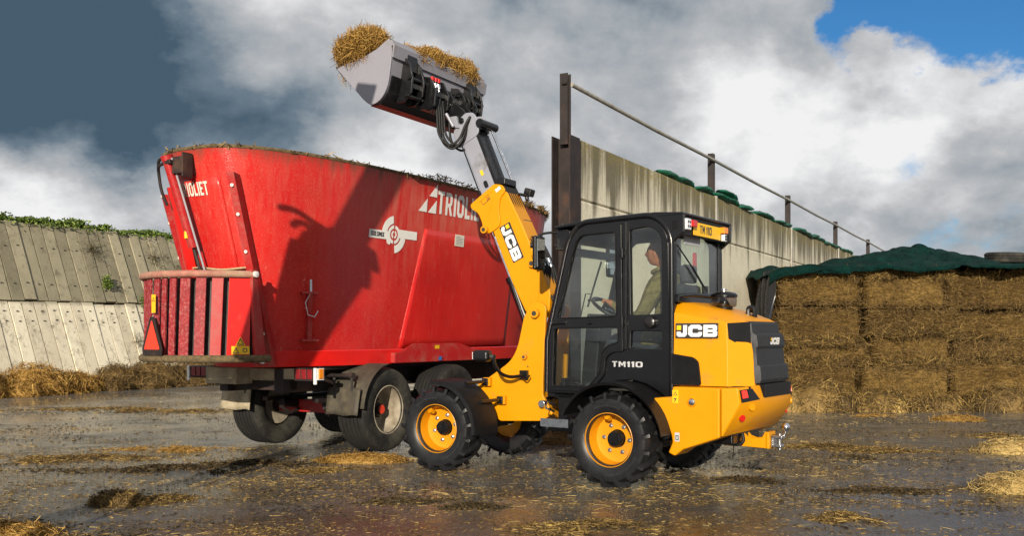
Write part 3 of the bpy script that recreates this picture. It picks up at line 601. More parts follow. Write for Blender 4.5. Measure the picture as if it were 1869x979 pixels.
# stack of big straw bales on the right, its green cover and what lies on and against it
def bales():
    cols = [4.45, 5.98, 7.50, 9.0, 10.5]; rows = [(0, .74), (.75, 1.17), (1.18, 1.68), (1.69, 2.33)]; cn = ['left end', 'second', 'third', 'right end']; rn = ['bottom row', 'second row', 'third row', 'top row']
    for c in range(4):
        for r, (z0, z1) in enumerate(rows):
            zf = lambda q: q if q < .1 or q > 2.2 else q+.07*math.sin(c*2.7+q*4.1); z0, z1 = zf(z0), zf(z1); jx = lambda q: 0.0 if q in (0, 4) else .12*math.sin(q*5.1+r*2.3); x0, x1 = cols[c]+jx(c)+.045, cols[c+1]+jx(c+1)-.045; z0 += .012; z1 -= .022; sh = (c*3+r*5) % 4*.05-.10+(.16 if r == 0 and c != 1 else 0)-(.14 if c == 2 else 0); y0, y1 = 16.0-sh+(.10 if c == 2 and r < 3 else 0), 17.3
            root = empty('straw_bale', ((x0+x1)/2, (y0+y1)/2, z0), 0, label=f'big square brown straw bale, {cn[c]} column, {rn[r]} of the stack', cat='bale', group='stacked straw bales')
            m = MB(); w, d, h = x1-x0, y1-y0, z1-z0; sd = c*7+r
            def disp(x, z): return .19*(fbm(np.array([x]), np.array([z*1.7]), 3.2, 4, sd)[0]-.5)+.035*(vnoise(np.array([x*22.]), np.array([z*40.]), 1, sd)[0]-.5)
            def front(u, v):
                x = (u-.5)*w; z = v*h; e = min(u, 1-u)*w; ez = min(v, 1-v)*h; rd = max(0, .09-e)**2/.07+max(0, .075-ez)**2/.06
                return (x, -d/2+rd*1.3+disp(x+x0, z+z0), z+.02*math.sin(9*x+sd)*(v > .9 or v < .1))
            m.grid(front, 46, 20)
            def side(s): return lambda u, v: (s*w/2+.04*(fbm(np.array([u*3]), np.array([v*3]), 1, 3, sd+4)[0]-.5), -d/2+.06+u*(d-.06), v*h)
            m.grid(side(-1), 10, 8); m.grid(side(1), 10, 8)
            m.add([(-w/2, -d/2+.05, h), (w/2, -d/2+.05, h), (w/2, d/2, h), (-w/2, d/2, h), (-w/2, -d/2+.05, 0), (w/2, -d/2+.05, 0), (w/2, d/2, 0), (-w/2, d/2, 0)], [(0, 1, 2, 3), (7, 6, 5, 4), (2, 6, 7, 3)])
            add('bale_body', m.mesh('bale', fix=False), 'bale', root, ang=60)
            n = 1700; u = rng.random(n); v = rng.beta(.55, .55, n); X = (u-.5)*w; Z = v*h
            P = np.stack([X, -d/2+np.array([disp(a+x0, b+z0) for a, b in zip(X, Z)])-.012*rng.random(n), Z], -1); D = sph(n)*np.array([1, .38, .55]); D[:, 2] -= .15
            parts = [strands(P, D, rng.uniform(.05, .17, n), rng.uniform(.004, .008, n), .3)]
            if c == 0:
                n2 = 700; P = np.stack([-w/2-.01*rng.random(n2)-.0, rng.uniform(-d/2, d/2, n2), rng.random(n2)*h], -1); D = sph(n2)*np.array([.4, 1, .6]); parts.append(strands(P, D, rng.uniform(.06, .2, n2), rng.uniform(.004, .008, n2), .3))
            add('loose_stalks', np_mesh('stalks', parts), 'straw_brown', root, smooth=False, kind='stuff')
            if True:
                n = 2600; xx = rng.uniform(-w/2-.04, w/2+.04, n); xx = xx[rng.random(n) < np.clip(3.2*(vnoise(xx+x0, xx*0+z0*3, 3.5, 3)-.32), .10, 1)]; n = len(xx); P = np.stack([xx, -d/2-.015-.09*rng.random(n)**2*(.4+vnoise(xx+x0, xx*0+z0*3, 3.5, 3)), (h-.05 if r == 3 else 0)+rng.normal(0, .035 if r else .06, n)], -1); D = sph(n)*np.array([1, .5, .5]); D[:, 2] -= .4
                P[:, 2] += .05*(vnoise(P[:, 0], P[:, 0]*0, 3, sd)-.5)
                add('straw_fringe', np_mesh('fringe', [strands(P, D, rng.uniform(.07, .24, n), rng.uniform(.004, .009, n), .5)]), 'straw_mixed', root, smooth=False, kind='stuff')
    # cover
    m = MB()
    def tz(x, y):
        t = y-15.9; ridge = 2.46+.26*math.exp(-((x-7.75)/.75)**2)+.16*math.exp(-((x-6.9)/.7)**2)+.14*math.exp(-((x-9.2)/1.8)**2)-.05*math.exp(-((x-5.2)/.7)**2)
        s = min(1, max(0, t/2.6)); s = s*s*(3-2*s); z = 2.39*(1-s)+ridge*s
        z += .10*(float(fbm(np.array([x]), np.array([y]), 1.1, 4, 9)[0])-.5)+.05*math.sin(x*3.1+y*2.2)*s
        for cx, cy, a, w_, hgt in ((7.7, 18.0, .5, .10, .07), (7.7, 18.0, 1.2, .09, .06), (7.7, 18.0, 2.0, .11, .08), (7.7, 18.0, 2.7, .10, .06), (7.7, 18.0, 3.4, .12, .07), (7.7, 18.0, 4.1, .10, .08), (7.7, 18.0, 4.6, .08, .07), (7.7, 18.0, 5.1, .10, .07), (5.2, 16.5, .3, .07, .05), (9.6, 17.0, 2.6, .1, .05), (9.6, 17.0, 3.6, .1, .05)):
            dx, dy = x-cx, y-cy; al = dx*math.cos(a)+dy*math.sin(a); ac = -dx*math.sin(a)+dy*math.cos(a)
            if al > 0: z += hgt*math.exp(-(ac/w_/(1+al*.3))**2)*min(1, al*2)*math.exp(-al/2.2)
        rg = abs(2*float(fbm(np.array([x*.9+y*.45]), np.array([y*1.1-x*.25]), 1.5, 3, 14)[0])-1); z += .16*(rg-.25)*min(1, max(0, t*1.5))
        if t > 4.5: z -= (t-4.5)*.25
        return z
    x0, x1 = 4.28, 12.5
    def fn(u, v):
        x = x0+u*(x1-x0); fr = 15.74+.10*(float(fbm(np.array([x]), np.array([0.]), 1.3, 3, 4)[0])-.5)
        y = fr+max(0, v-.12)/.88*7.0; z = tz(x, max(y, 15.9))
        if v < .12:
            k = 1-v/.12; hang = .02+.16*float(fbm(np.array([x]), np.array([2.]), 1.4, 4, 8)[0])*(1.0 if x < 7.4 else .5)+(.05 if x < 5.6 else 0); z -= hang*k; y -= .05*math.sin(k*2.5)+.05*k*math.sin(x*7)
        if u < .04: z -= (1-u/.04)**2*.16; 
        return (x, y, z+.03*math.sin(11*x+3*y)*(v > .1)*.4)
    m.grid(fn, 170, 80); o = m.build('cover_sheet', 'tarp', label='dark green mesh sheet draped over the bale stack', cat='tarpaulin', ang=180); sm = o.modifiers.new('s', 'SOLIDIFY'); sm.thickness = .004
    # earthy silage under the cover keeps it from being hollow
    m = MB(); m.add([(4.5, 17.35, 0), (12.4, 17.35, 0), (12.4, 23, 0), (4.5, 23, 0), (4.7, 17.4, 2.25), (12.3, 17.4, 2.25), (12.3, 21, 2.4), (4.7, 21, 2.4)], [(3, 2, 1, 0), (4, 5, 6, 7), (0, 1, 5, 4), (1, 2, 6, 5), (2, 3, 7, 6), (3, 0, 4, 7)])
    m.build('silage_face', 'soil', kind='structure')
    # second crumpled fold of sheet at the peak
    m = MB()
    def fn(u, v):
        x = 7.0+u*1.7; t = (v-.5)*2; z = 2.70+.24*math.exp(-((x-7.7)/.34)**2)*(1-t*t)+.08*math.exp(-((x-8.3)/.3)**2)*(1-t*t)-.22*t*t
        return (x, 18.0+t*.5+.08*math.sin(5*x), z+.045*math.sin(x*13+t*4)*(1-t*t)+.03*math.sin(x*31+t*9)*(1-t*t)-.2*(abs(u-.5)*2)**3)
    m.grid(fn, 50, 20); m.build('cover_fold', 'tarp', label='rumpled pile of green mesh sheet at the highest point of the cover', cat='tarpaulin', ang=180)
    # hidden tyre weights
    def tyre(c, rot, lab):
        m = MB(); prof = [(.20, -.07), (.24, -.10), (.31, -.10), (.345, -.075), (.35, -.04), (.338, -.03), (.338, -.02), (.35, -.01), (.35, .01), (.338, .02), (.338, .03), (.35, .04), (.345, .075), (.31, .10), (.24, .10), (.20, .07)]
        m.lathe(prof, 40, 'z'); o = m.build('old_tyre', 'tyre_dusty'); o.location = c; o.rotation_euler = rot; tag(o, lab, 'tyre', 'tyres weighing down the cover')
    tyre((9.15, 17.6, 2.66), (.05, .02, 0), 'worn black tyre lying on the green cover at the right')
    # black plastic at the left end of the stack
    m = MB()
    def fn(u, v):
        y = 15.78+u*.75; z = 2.28-v*1.35-.2*u*v; x = 4.40-.08*v-.10*math.sin(v*3+u*4)*v+.05*math.sin(u*16+v*5)-.26*v*u+.10*max(0, v-.6)
        return (x-.02, y+.10*math.sin(v*6)*v-.12*v, z+.06*math.sin(u*13))
    m.grid(fn, 26, 30); o = m.build('plastic_sheet', 'plastic_black_sheet', label='crumpled black plastic sheet hanging at the left end of the bales', cat='plastic sheet', ang=180); sm = o.modifiers.new('s', 'SOLIDIFY'); sm.thickness = .004
    # spilled straw along the foot of the stack
    for i, (x, y, rx, ry, rz, lab, mt) in enumerate(((5.0, 15.55, .80, .50, .52, 'brown spilled straw pile against the left bale beside the loader grille', 'straw_mixed'), (6.0, 15.50, .55, .45, .36, 'low brown straw pile where the first two bale columns meet', 'straw_mixed'), (7.0, 15.55, .70, .40, .24, 'thin straw skirt under the second bale column', 'straw_mixed'), (8.05, 15.45, .70, .50, .44, 'rounded straw pile in front of the third bale column', 'straw_mixed'), (9.0, 15.35, .75, .55, .46, 'pale straw pile at the foot of the bales by the right edge', 'straw_pale'), (10.1, 15.5, .7, .5, .3, 'straw pile at the foot of the right end bales', 'straw_mixed'))):
        heap('straw_pile', lab, 'straw', [(x, y, .0, rx, ry, rz), (x+rx*.4, y-.1, 0, rx*.5, ry*.8, rz*.7), (x-rx*.5, y-.05, 0, rx*.5, ry*.7, rz*.8)], 3200, .20, .008, mt, 'bale', 'straw spilled at the foot of the bales')
bales()

# ------------------------------------------------------------------ wheel loader
LROOT = (1.233, 8.275, 0); LANG = R(145); ART = R(5); PIV = .92
LM = Matrix.Translation(LROOT) @ Matrix.Rotation(LANG, 4, 'Z')
FM = LM @ Matrix.Translation((PIV, 0, 0)) @ Matrix.Rotation(ART, 4, 'Z')
FX = ((PIV, 0, 0), (0, 0, ART))
def arc(cx, cz, r, a0, a1, n): return [(cx+r*math.cos(R(a0+(a1-a0)*i/n)), cz+r*math.sin(R(a0+(a1-a0)*i/n))) for i in range(n+1)]

def make_wheel():
    """axle along y, outer face +y; returns mesh dict"""
    t = MB(); prof = [(.205, -.13), (.225, -.150), (.25, -.158), (.30, -.170), (.335, -.160), (.352, -.135), (.358, -.08), (.362, 0), (.358, .08), (.352, .135), (.335, .160), (.30, .170), (.25, .158), (.225, .150), (.205, .13)]
    t.lathe(prof, 64, 'y'); n = 17
    for sgn in (1, -1):
        for k in range(n):
            a0 = 2*math.pi*(k+(.5 if sgn < 0 else 0))/n
            pts = []
            for y, r0, r1, da, hw in ((-.012, .352, .388, .0, .050), (.05, .352, .391, .085, .047), (.11, .345, .391, .17, .047), (.160, .325, .384, .23, .048), (.176, .318, .352, .25, .044)):
                ring = []
                for s in (-1, 1):
                    for r in (r0, r1):
                        a = a0+da*1.0+s*hw*(1 if r == r0 else .78); ring.append((r*math.cos(a), y*sgn, r*math.sin(a)))
                pts.append([ring[0], ring[2], ring[3], ring[1]])
            vs = [p for rr in pts for p in rr]; m = len(pts)
            t.add(vs, [(3, 2, 1, 0), tuple((m-1)*4+i for i in range(4))]+[(i*4+j, i*4+(j+1) % 4, (i+1)*4+(j+1) % 4, (i+1)*4+j) for i in range(m-1) for j in range(4)])
    tm = t.mesh('tyre')
    rm = MB(); rm.lathe([(.218, .150), (.226, .146), (.226, .132), (.214, .126), (.205, .10), (.200, .05), (.192, .0), (.150, -.012), (.075, -.010), (.075, -.03), (.20, -.03), (.208, .10), (.215, .12), (.215, .14)], 48, 'y')
    rm.cyl((.0, .06, .168), (0, .10, .190), .022, .026, 12); rimm = rm.mesh('rim')
    return tm, rimm
tyre_me, rim_me = make_wheel()
hubm = MB(); hubm.lathe([(.001, .062), (.035, .062), (.04, .052), (.062, .05), (.068, .03), (.068, -.02), (.001, -.02)], 24, 'y', closed=False)
for k in range(4): a = R(45+90*k); hubm.box(-.008, .008, .048, .066, .01, .055, Matrix.Rotation(a, 4, 'Y'))
hub_me = hubm.mesh('hub')
bolt_me = MB().cyl((0, -.01, 0), (0, .022, 0), .011, n=6).cyl((0, .0, 0), (0, .006, 0), .017, n=10).mesh('bolt')
tt = text_mesh('EARTHMOVER', .036, .03, .0015, 1.05); tt2 = text_mesh('R106 EARTHMOVER', .036, .03, .0015, 1.05)
def ringtext(me, a_mid, r, y):
    n = len(me.vertices); a = np.empty(n*3); me.vertices.foreach_get('co', a); a = a.reshape(n, 3); w = a[:, 0].max()
    # reads clockwise seen from +y
    return remap(me, lambda p, q, s: ((r+q)*math.cos(a_mid+(w/2-p)/r*-1*-1), y+s-.05*max(0, q-.02), (r+q)*math.sin(a_mid+(w/2-p)/r*-1*-1)))
letter_me = ringtext(tt, R(100), .275, .1655); letter_me2 = ringtext(tt2, R(-110), .275, .1655); letter_me2.materials.append(MAT['decal_dark'])
for m_, k_ in ((tyre_me, 'tyre'), (rim_me, 'yellow_rim'), (hub_me, 'black_plastic'), (bolt_me, 'zinc'), (letter_me, 'decal_dark')): m_.materials.append(MAT[k_])
for m_ in (tyre_me, rim_me, hub_me, bolt_me):
    m_.polygons.foreach_set('use_smooth', np.ones(len(m_.polygons), bool)); m_.set_sharp_from_angle(angle=R(30))
def put_wheel(parent, pos, flip, spin, front):
    M0 = (Matrix.Translation((PIV, 0, 0)) @ Matrix.Rotation(ART, 4, 'Z')) if front else Matrix.Identity(4)
    M = M0 @ Matrix.Translation(pos) @ (Matrix.Rotation(math.pi, 4, 'Z') if flip else Matrix.Identity(4)) @ Matrix.Rotation(spin, 4, 'Y')
    w = bpy.data.objects.new('wheel', tyre_me); COL.objects.link(w); w.parent = parent; w.matrix_local = M
    def sub(nm, me, m=Matrix.Identity(4)):
        o = bpy.data.objects.new(nm, me); COL.objects.link(o); o.parent = w; o.matrix_local = m
    sub('rim', rim_me); sub('hub_cap', hub_me); sub('tyre_lettering', letter_me); sub('tyre_lettering', letter_me2)
    for k in range(6): a = R(60*k+15); sub('wheel_bolt', bolt_me, Matrix.Translation((.118*math.cos(a), 0, .118*math.sin(a))))
    return w

def loader():
    root = empty('wheel_loader', LROOT, LANG, label='yellow and black compact loader with raised telescopic boom dumping straw', cat='loader')
    B = lambda m, name, mat, **k: m.build(name, mat, root, **k)
    for p, fl, sp in (((.03, .60, .388), False, .2), ((.03, -.60, .388), True, 1.0)): put_wheel(root, p, fl, sp, False)
    for p, fl, sp in (((.92, .60, .388), False, .55), ((.92, -.60, .388), True, 1.7)): put_wheel(root, p, fl, sp, True)
    # -------- underbody
    m = MB(); m.box(-.85, .55, -.30, .30, .36, .70); m.box(-.3, .75, -.36, .36, .42, .66); m.box(.55, .85, -.12, .12, .40, .62); B(m, 'chassis', 'black_paint', bevel=.02)
    m = MB(); m.cyl((.03, -.50, .388), (.03, .50, .388), .075, n=16); m.box(-.09, .15, -.16, .16, .26, .52); B(m, 'rear_axle', 'steel_dark', bevel=.015)
    m = MB(); m.cyl((.92, -.50, .388), (.92, .50, .388), .075, n=16); m.box(.80, 1.04, -.16, .16, .26, .52); m.build('front_axle', 'steel_dark', root, bevel=.015, xf=FX)
    m = MB(); m.cyl((.86, 0, .36), (.86, 0, .80), .09, n=20); m.box(.74, .98, -.10, .10, .40, .46); m.box(.74, .98, -.10, .10, .70, .76); B(m, 'articulation_joint', 'black_paint', bevel=.01)
    m = MB()
    for y in (-.10, 0, .09): m.tube(spline([(.6, y, .62), (.8, y+.12, .70), (1.0, y+.05, .66), (1.15, y, .58)]), .014, 8)
    B(m, 'hydraulic_hoses', 'hose')
    # step below the door
    m = MB(); m.box(.46, .74, .42, .66, .455, .470); m.box(.46, .74, .655, .668, .455, .525)
    for k in range(9): m.box(.475+k*.03, .487+k*.03, .43, .65, .468, .486)
    o = B(m, 'step', 'zinc'); m = MB(); m.box(.50, .70, .38, .44, .45, .72); m.tube([(.72, .44, .62), (.78, .50, .66), (.78, .52, .60), (.72, .47, .57)], .010, 8); m.build('step_bracket', 'black_paint', o)
    m = MB(); m.box(.30, .80, .30, .46, .395, .445); B(m, 'sill_beam', 'black_paint', bevel=.008)
    # -------- cab
    side_out = rounded([(.785, .735), (.775, 1.20), (.555, 2.06), (.44, 2.185), (-.25, 2.205), (-.385, 2.06), (-.40, 1.20), (-.405, .70), (-.30, .78), (-.18, .84), (-.06, .868), (.07, .86), (.18, .815), (.27, .745), (.33, .735)], [.02, .0, .09, .09, .12, .12, 0, .01, 0, 0, 0, 0, 0, 0, 0])
    h_up = rounded([(.665, 1.383), (.485, 2.03), (.43, 2.095), (.090, 2.106), (.080, 1.398)], [.03, .05, .05, .03, .03], 3)
    h_lo = rounded([(.695, 1.298), (.065, 1.309), (.065, 1.180), (.17, 1.15), (.225, 1.08), (.24, .92), (.355, .797), (.714, .796)], [.03, .03, .02, .03, .03, .03, .02, .02], 3)
    q_up = rounded([(-.035, 2.112), (-.23, 2.13), (-.318, 2.05), (-.325, 1.413), (-.045, 1.406)], [.02, .06, .06, .02, .02], 3)
    q_lo = rounded([(-.045, 1.273), (-.328, 1.272), (-.328, 1.126), (-.040, 1.130)], .02, 3)
    for s in (1, -1):
        o = plate('cab_side', [side_out, h_up, h_lo, q_up, q_lo], .045, s*.475, 'black_paint', root, .008)
        for nm, lp in (('quarter_glass', q_up), ('lower_glass', q_lo)): plate(nm, [lp], .006, s*.475, 'glass', o, 0, smooth=False)
    # outer roll frame tube around the side opening
    fr = rounded([(.79, .74), (.785, 1.20), (.565, 2.075), (.445, 2.205), (-.26, 2.225), (-.405, 2.07), (-.41, 1.20), (-.41, .74)], [.0, .0, .12, .12, .15, .15, 0, 0], 5)
    for s in (1, -1):
        m = MB(); m.tube([(x, s*.485, z) for x, z in fr], .026, 10); B(m, 'roll_frame', 'black_paint')
    door_out = rounded([(.762, .755), (.752, 1.20), (.540, 2.05), (.435, 2.16), (.035, 2.172), (.022, 1.10), (.12, 1.095), (.185, 1.05), (.20, .90), (.34, .755)], [.02, 0, .08, .08, .02, .02, .03, .04, .03, .02])
    o = plate('door', [door_out, h_up, h_lo], .022, .506, 'black_paint', root, .006)
    for lp in (h_up, h_lo): plate('door_glass', [lp], .006, .498, 'glass', o, 0, smooth=False)
    for lp in (h_up, h_lo):
        m = MB(); m.tube([(x, .518, z) for x, z in lp+lp[:1]], .006, 6, False); m.build('glass_seal', 'black_plastic', o)
    m = MB(); m.cyl((.70, .535, 1.342), (.57, .535, 1.350), .013, n=12); m.box(.56, .72, .515, .526, 1.325, 1.365); m.build('door_handle', 'bucket_black', o, bevel=.003)
    m = MB(); m.cyl((.70, .536, 1.342), (.715, .536, 1.342), .014, n=12); m.build('handle_button', 'zinc', o)
    m = MB(); m.lathe([(.0, .03), (.015, .028), (.018, .0), (.0, 0)], 12, 'y', (.34, .516, 1.345)); m.build('door_lock', 'bucket_black', o)
    for z in (1.93, 1.36):
        m = MB(); m.cyl((.02, .53, z-.05), (.02, .53, z+.03), .014, n=10); m.box(-.01, .05, .50, .53, z-.03, z+.01); m.build('door_hinge', 'black_paint', o, bevel=.004)
    m = MB(); m.box(-.012, .022, .495, .518, 1.12, 2.18); B(m, 'door_pillar', 'black_paint', bevel=.006)
    # marker lamp on the quarter panel
    m = MB(); m.lathe([(.0, .055), (.03, .055), (.046, .045), (.05, .02), (.05, 0), (0, 0)], 20, 'y', (-.235, .500, 1.345)); B(m, 'side_lamp', 'bucket_black')
    # panel lettering
    me = fit(word('TM110', 1, .16, 1.3), .285, .046); decal('lettering', me, (-.012, .5, .998), (-1, 0, 0), (0, 0, 1), 'decal_silver', root, .0025)
    # front and rear frames
    m = MB(); m.tube([(.785, -.46, .76), (.775, -.46, 1.2), (.56, -.46, 2.05), (.56, .46, 2.05), (.775, .46, 1.2), (.785, .46, .76)], .024, 8); m.box(.55, .60, -.46, .46, 1.93, 2.0); m.box(.72, .80, -.46, .46, .70, .78); B(m, 'windscreen_frame', 'black_paint')
    m = MB(); m.add([(.78, -.44, .78), (.78, .44, .78), (.772, .44, 1.2), (.772, -.44, 1.2), (.565, .44, 2.04), (.565, -.44, 2.04)], [(0, 1, 2, 3), (3, 2, 4, 5)]); B(m, 'windscreen', 'glass', smooth=False)
    m = MB(); m.tube([(.80, -.05, 1.28), (.70, -.03, 1.62), (.70, -.10, 1.62)], .006, 6); m.box(.60, .715, -.105, -.09, 1.55, 1.57); m.tube([(.72, -.10, 1.50), (.615, -.17, 1.92)], .009, 6); B(m, 'front_wiper', 'hose')
    m = MB(); m.box(-.43, -.39, -.47, .47, 1.50, 1.555); m.box(-.43, -.385, -.47, -.425, 1.5, 2.1); m.box(-.43, -.385, .425, .47, 1.5, 2.1); m.box(-.43, -.39, -.47, .47, .75, 1.50); B(m, 'rear_frame', 'black_paint', bevel=.008)
    m = MB(); m.box(-.418, -.412, -.425, .425, 1.555, 2.1); B(m, 'rear_window', 'glass', smooth=False)
    m = MB(); m.tube([(-.43, .43, 1.97), (-.44, .15, 1.80)], .007, 6); m.tube([(-.44, .15, 1.80), (-.44, -.12, 1.62)], .010, 6); m.box(-.445, -.428, -.16, -.06, 1.56, 1.66); B(m, 'rear_wiper', 'bucket_black')
    m = MB(); m.box(-.43, -.422, -.02, .29, 1.99, 2.065); B(m, 'label_card', 'label_grey')
    # roof
    m = MB(); rp = [(.70, 2.165), (.72, 2.19), (.42, 2.222), (-.26, 2.245), (-.52, 2.228), (-.52, 2.205), (-.26, 2.20), (.44, 2.185)]
    m.prism(rp, -.50, .50); B(m, 'roof', 'black_paint', bevel=.012)
    for s in (1, -1):
        m = MB(); m.prism([(-.24, 2.21), (-.518, 2.213), (-.518, 2.07), (-.40, 1.975), (-.37, 1.99), (-.37, 2.09)], s*.50, s*.465); o = B(m, 'roof_cheek', 'black_paint', bevel=.006)
        m = MB(); m.prism([(-.42, 2.165), (-.47, 2.165), (-.47, 2.11), (-.45, 2.09), (-.42, 2.09)], s*.503, s*.498); m.build('cheek_recess', 'black_plastic', o)
    m = MB(); m.box(-.50, -.46, -.47, .47, 2.05, 2.205); B(m, 'roof_rear_panel', 'black_plastic', bevel=.005)
    m = MB(); m.box(.60, .72, -.46, .46, 2.06, 2.165); m.box(.55, .70, .36, .49, 1.98, 2.15); B(m, 'roof_front_panel', 'black_paint', bevel=.01)
    m = MB(); m.tube([(.72, .40, 2.20), (.45, .42, 2.225)], .006, 6); m.tube([(.72, -.1, 2.22), (.30, -.1, 2.24)], .006, 6); m.cyl((.68, .40, 2.19), (.68, .40, 2.225), .009, n=8); B(m, 'roof_rail', 'bucket_black')
    # lamps and number plate on the back of the roof
    npm = plate_mesh([rounded(rect(.56, .108), .006)], .004); o = decal('number_plate', npm, (-.502, .01, 2.115), (0, -1, 0), (0, 0, 1), 'plate_yellow', root, .006)
    decal('lettering', fit(word('TM 110', 1, .16, .6), .24, .068), (-.502, .045, 2.118), (0, -1, 0), (0, 0, 1), 'decal_dark', o, .0095)
    for y0, y1, z0, z1 in ((.385, .47, 2.09, 2.18), (-.36, -.30, 2.055, 2.115)):
        m = MB(); m.box(-.535, -.50, y0, y1, z0, z1); o = B(m, 'work_lamp', 'lamp_white', bevel=.006)
        for i in (.3, .7):
            for j in (.3, .7): m = MB(); m.cyl((-.53, y0+(y1-y0)*i, z0+(z1-z0)*j), (-.538, y0+(y1-y0)*i, z0+(z1-z0)*j), .011, n=10); m.build('led', 'decal_dark', o)
    m = MB(); m.box(-.545, -.50, .285, .375, 2.12, 2.175); B(m, 'indicator_lamp', 'red_lens', bevel=.006)
    m = MB(); m.box(-.545, -.50, -.36, -.275, 2.12, 2.175); B(m, 'indicator_lamp', 'orange_lens', bevel=.006)
    # interior
    m = MB(); m.box(-.38, .74, -.44, .44, .68, .74); m.box(-.40, -.02, -.43, .43, .74, 1.0); B(m, 'cab_floor', 'black_plastic', bevel=.01)
    st = MB(); st.box(-.30, .14, -.22, .22, 1.0, 1.12); s_ = st.build('seat', 'seat_fabric', root, bevel=.04)
    m = MB(); m.hexa([(-.30, -.21, 1.10), (-.20, -.21, 1.10), (-.20, .21, 1.10), (-.30, .21, 1.10), (-.38, -.19, 1.66), (-.29, -.19, 1.68), (-.29, .19, 1.68), (-.38, .19, 1.66)]); m.build('backrest', 'seat_fabric', s_, bevel=.035)
    m = MB(); m.box(-.375, -.30, -.11, .11, 1.68, 1.84); m.build('headrest', 'seat_fabric', s_, bevel=.03)
    m = MB(); m.box(-.22, .10, -.42, -.27, 1.05, 1.30); m.tube([(.06, -.34, 1.28), (.09, -.34, 1.44)], [.014, .022], 10); B(m, 'armrest_console', 'black_plastic', bevel=.02)
    m = MB(); m.hexa([(.50, -.14, .74), (.66, -.14, .74), (.66, .14, .74), (.50, .14, .74), (.46, -.10, 1.36), (.58, -.16, 1.44), (.58, .16, 1.44), (.46, .10, 1.36)]); B(m, 'dashboard', 'black_plastic', bevel=.02)
    m = MB(); c = Vector((.42, 0, 1.47)); ax = Vector((-.55, 0, .83)).normalized(); u = Vector((0, 1, 0)); w = ax.cross(u)
    m.tube([c+(u*math.cos(a)+w*math.sin(a))*.185 for a in [2*math.pi*i/32 for i in range(33)]], .016, 8, False)
    for a in (R(0), R(120), R(240)): m.tube([c-ax*.02, c+(u*math.cos(a)+w*math.sin(a))*.18], .012, 6)
    m.cyl(c-ax*.22, c-ax*.005, .03, n=12); m.cyl(c+u*.15-ax*.0, c+u*.15+ax*.06, .018, n=10); B(m, 'steering_wheel', 'bucket_black')
    m = MB(); m.cyl((.60, -.30, 1.96), (.60, -.30, 1.90), .008, n=8); m.box(.58, .60, -.36, -.24, 1.86, 1.92); B(m, 'interior_mirror', 'mirror_glass', bevel=.01)
    m = MB(); m.box(-.36, -.34, -.12, -.06, 1.70, 1.95); B(m, 'belt_reel', 'red_lens', bevel=.01)
    m = MB(); m.box(.36, .46, .30, .40, .74, .80); m.box(.66, .70, .30, .40, .74, .86); B(m, 'pedals', 'black_plastic', bevel=.01)
    # -------- door mirror at the front corner
    for s in (1, -1):
        m = MB(); m.tube(spline([(.66, s*.46, 2.14), (.78, s*.58, 2.12), (.82, s*.64, 2.04), (.80, s*.64, 1.93)]), .011, 8); m.cyl((.785, s*.62, 2.02), (.85, s*.66, 2.02), .025, n=12); o = B(m, 'mirror_arm', 'hose')
        mm = MB(); mm.box(.755, .80, s*.64-.075, s*.64+.075, 1.80, 2.10); mm.build('mirror_head', 'black_paint', o, bevel=.025)
        mm = MB(); mm.box(.750, .756, s*.64-.058, s*.64+.058, 1.83, 2.07); mm.build('mirror_glass', 'mirror_glass', o)
    m = MB(); m.box(.70, .76, .30, .42, 2.03, 2.12); B(m, 'front_work_lamp', 'bucket_black', bevel=.01)
    # -------- bonnet
    def ring(z, pts): return [(x, y, z) if len(p_) == 2 else p_ for p_ in pts for x, y in [p_[:2]]]
    H = [[(-.40, .50, .838), (-.88, .485, .838), (-1.045, .335, .838)], [(-.40, .50, 1.10), (-.875, .475, 1.10), (-1.025, .325, 1.10)], [(-.40, .495, 1.425), (-.86, .455, 1.338), (-.985, .315, 1.345)], [(-.435, .41, 1.508), (-.80, .30, 1.425), (-.975, .20, 1.37)], [(-.435, .20, 1.52), (-.80, .15, 1.435), (-.975, .10, 1.373)]]
    vs = []; idx = {}
    for i, rw in enumerate(H):
        for j, p in enumerate(rw):
            for s in (1, -1): idx[i, j, s] = len(vs); vs.append((p[0], s*p[1], p[2]))
    fs = []
    for i in range(4):
        for j in range(2):
            for s in (1, -1): fs.append((idx[i, j, s], idx[i, j+1, s], idx[i+1, j+1, s], idx[i+1, j, s]))
        fs.append((idx[i, 2, 1], idx[i, 2, -1], idx[i+1, 2, -1], idx[i+1, 2, 1]))
    for j in range(2): fs.append((idx[4, j, 1], idx[4, j+1, 1], idx[4, j+1, -1], idx[4, j, -1]))
    fs.append(tuple(idx[i, 0, 1] for i in range(5))+tuple(idx[i, 0, -1] for i in range(4, -1, -1)))
    fs.append((idx[0, 0, 1], idx[0, 1, 1], idx[0, 2, 1], idx[0, 2, -1], idx[0, 1, -1], idx[0, 0, -1]))
    m = MB(); m.add(vs, fs); bon = B(m, 'bonnet', 'yellow', bevel=.014, seg=3)
    for s in (1, -1):
        m = MB(); m.prism(rounded([(-.402, 1.095), (-.60, 1.065), (-.645, 1.03), (-.668, .842), (-.402, .842)], [.005, .02, .02, .02, .01], 3), s*.490, s*.508); m.build('side_scoop', 'black_plastic', bon, bevel=.004)
    m = MB(); m.prism([(-.40, .826), (-1.05, .826), (-1.05, .842), (-.40, .842)], -.46, .46); m.build('bonnet_seam', 'black_plastic', bon)
    jcb_logo((-.630, .4975, 1.277), (-1, -.06, 0), (0, -.035, 1), .355, bon)
    # grille shell at the very back: stepped slatted face and dark corner wings
    gp = [(-.98, 1.352), (-1.006, 1.332), (-1.015, 1.262), (-1.050, 1.240), (-1.062, 1.150), (-1.046, 1.135), (-1.058, 1.010), (-1.082, .995), (-1.092, .890), (-1.078, .862), (-1.03, .862)]
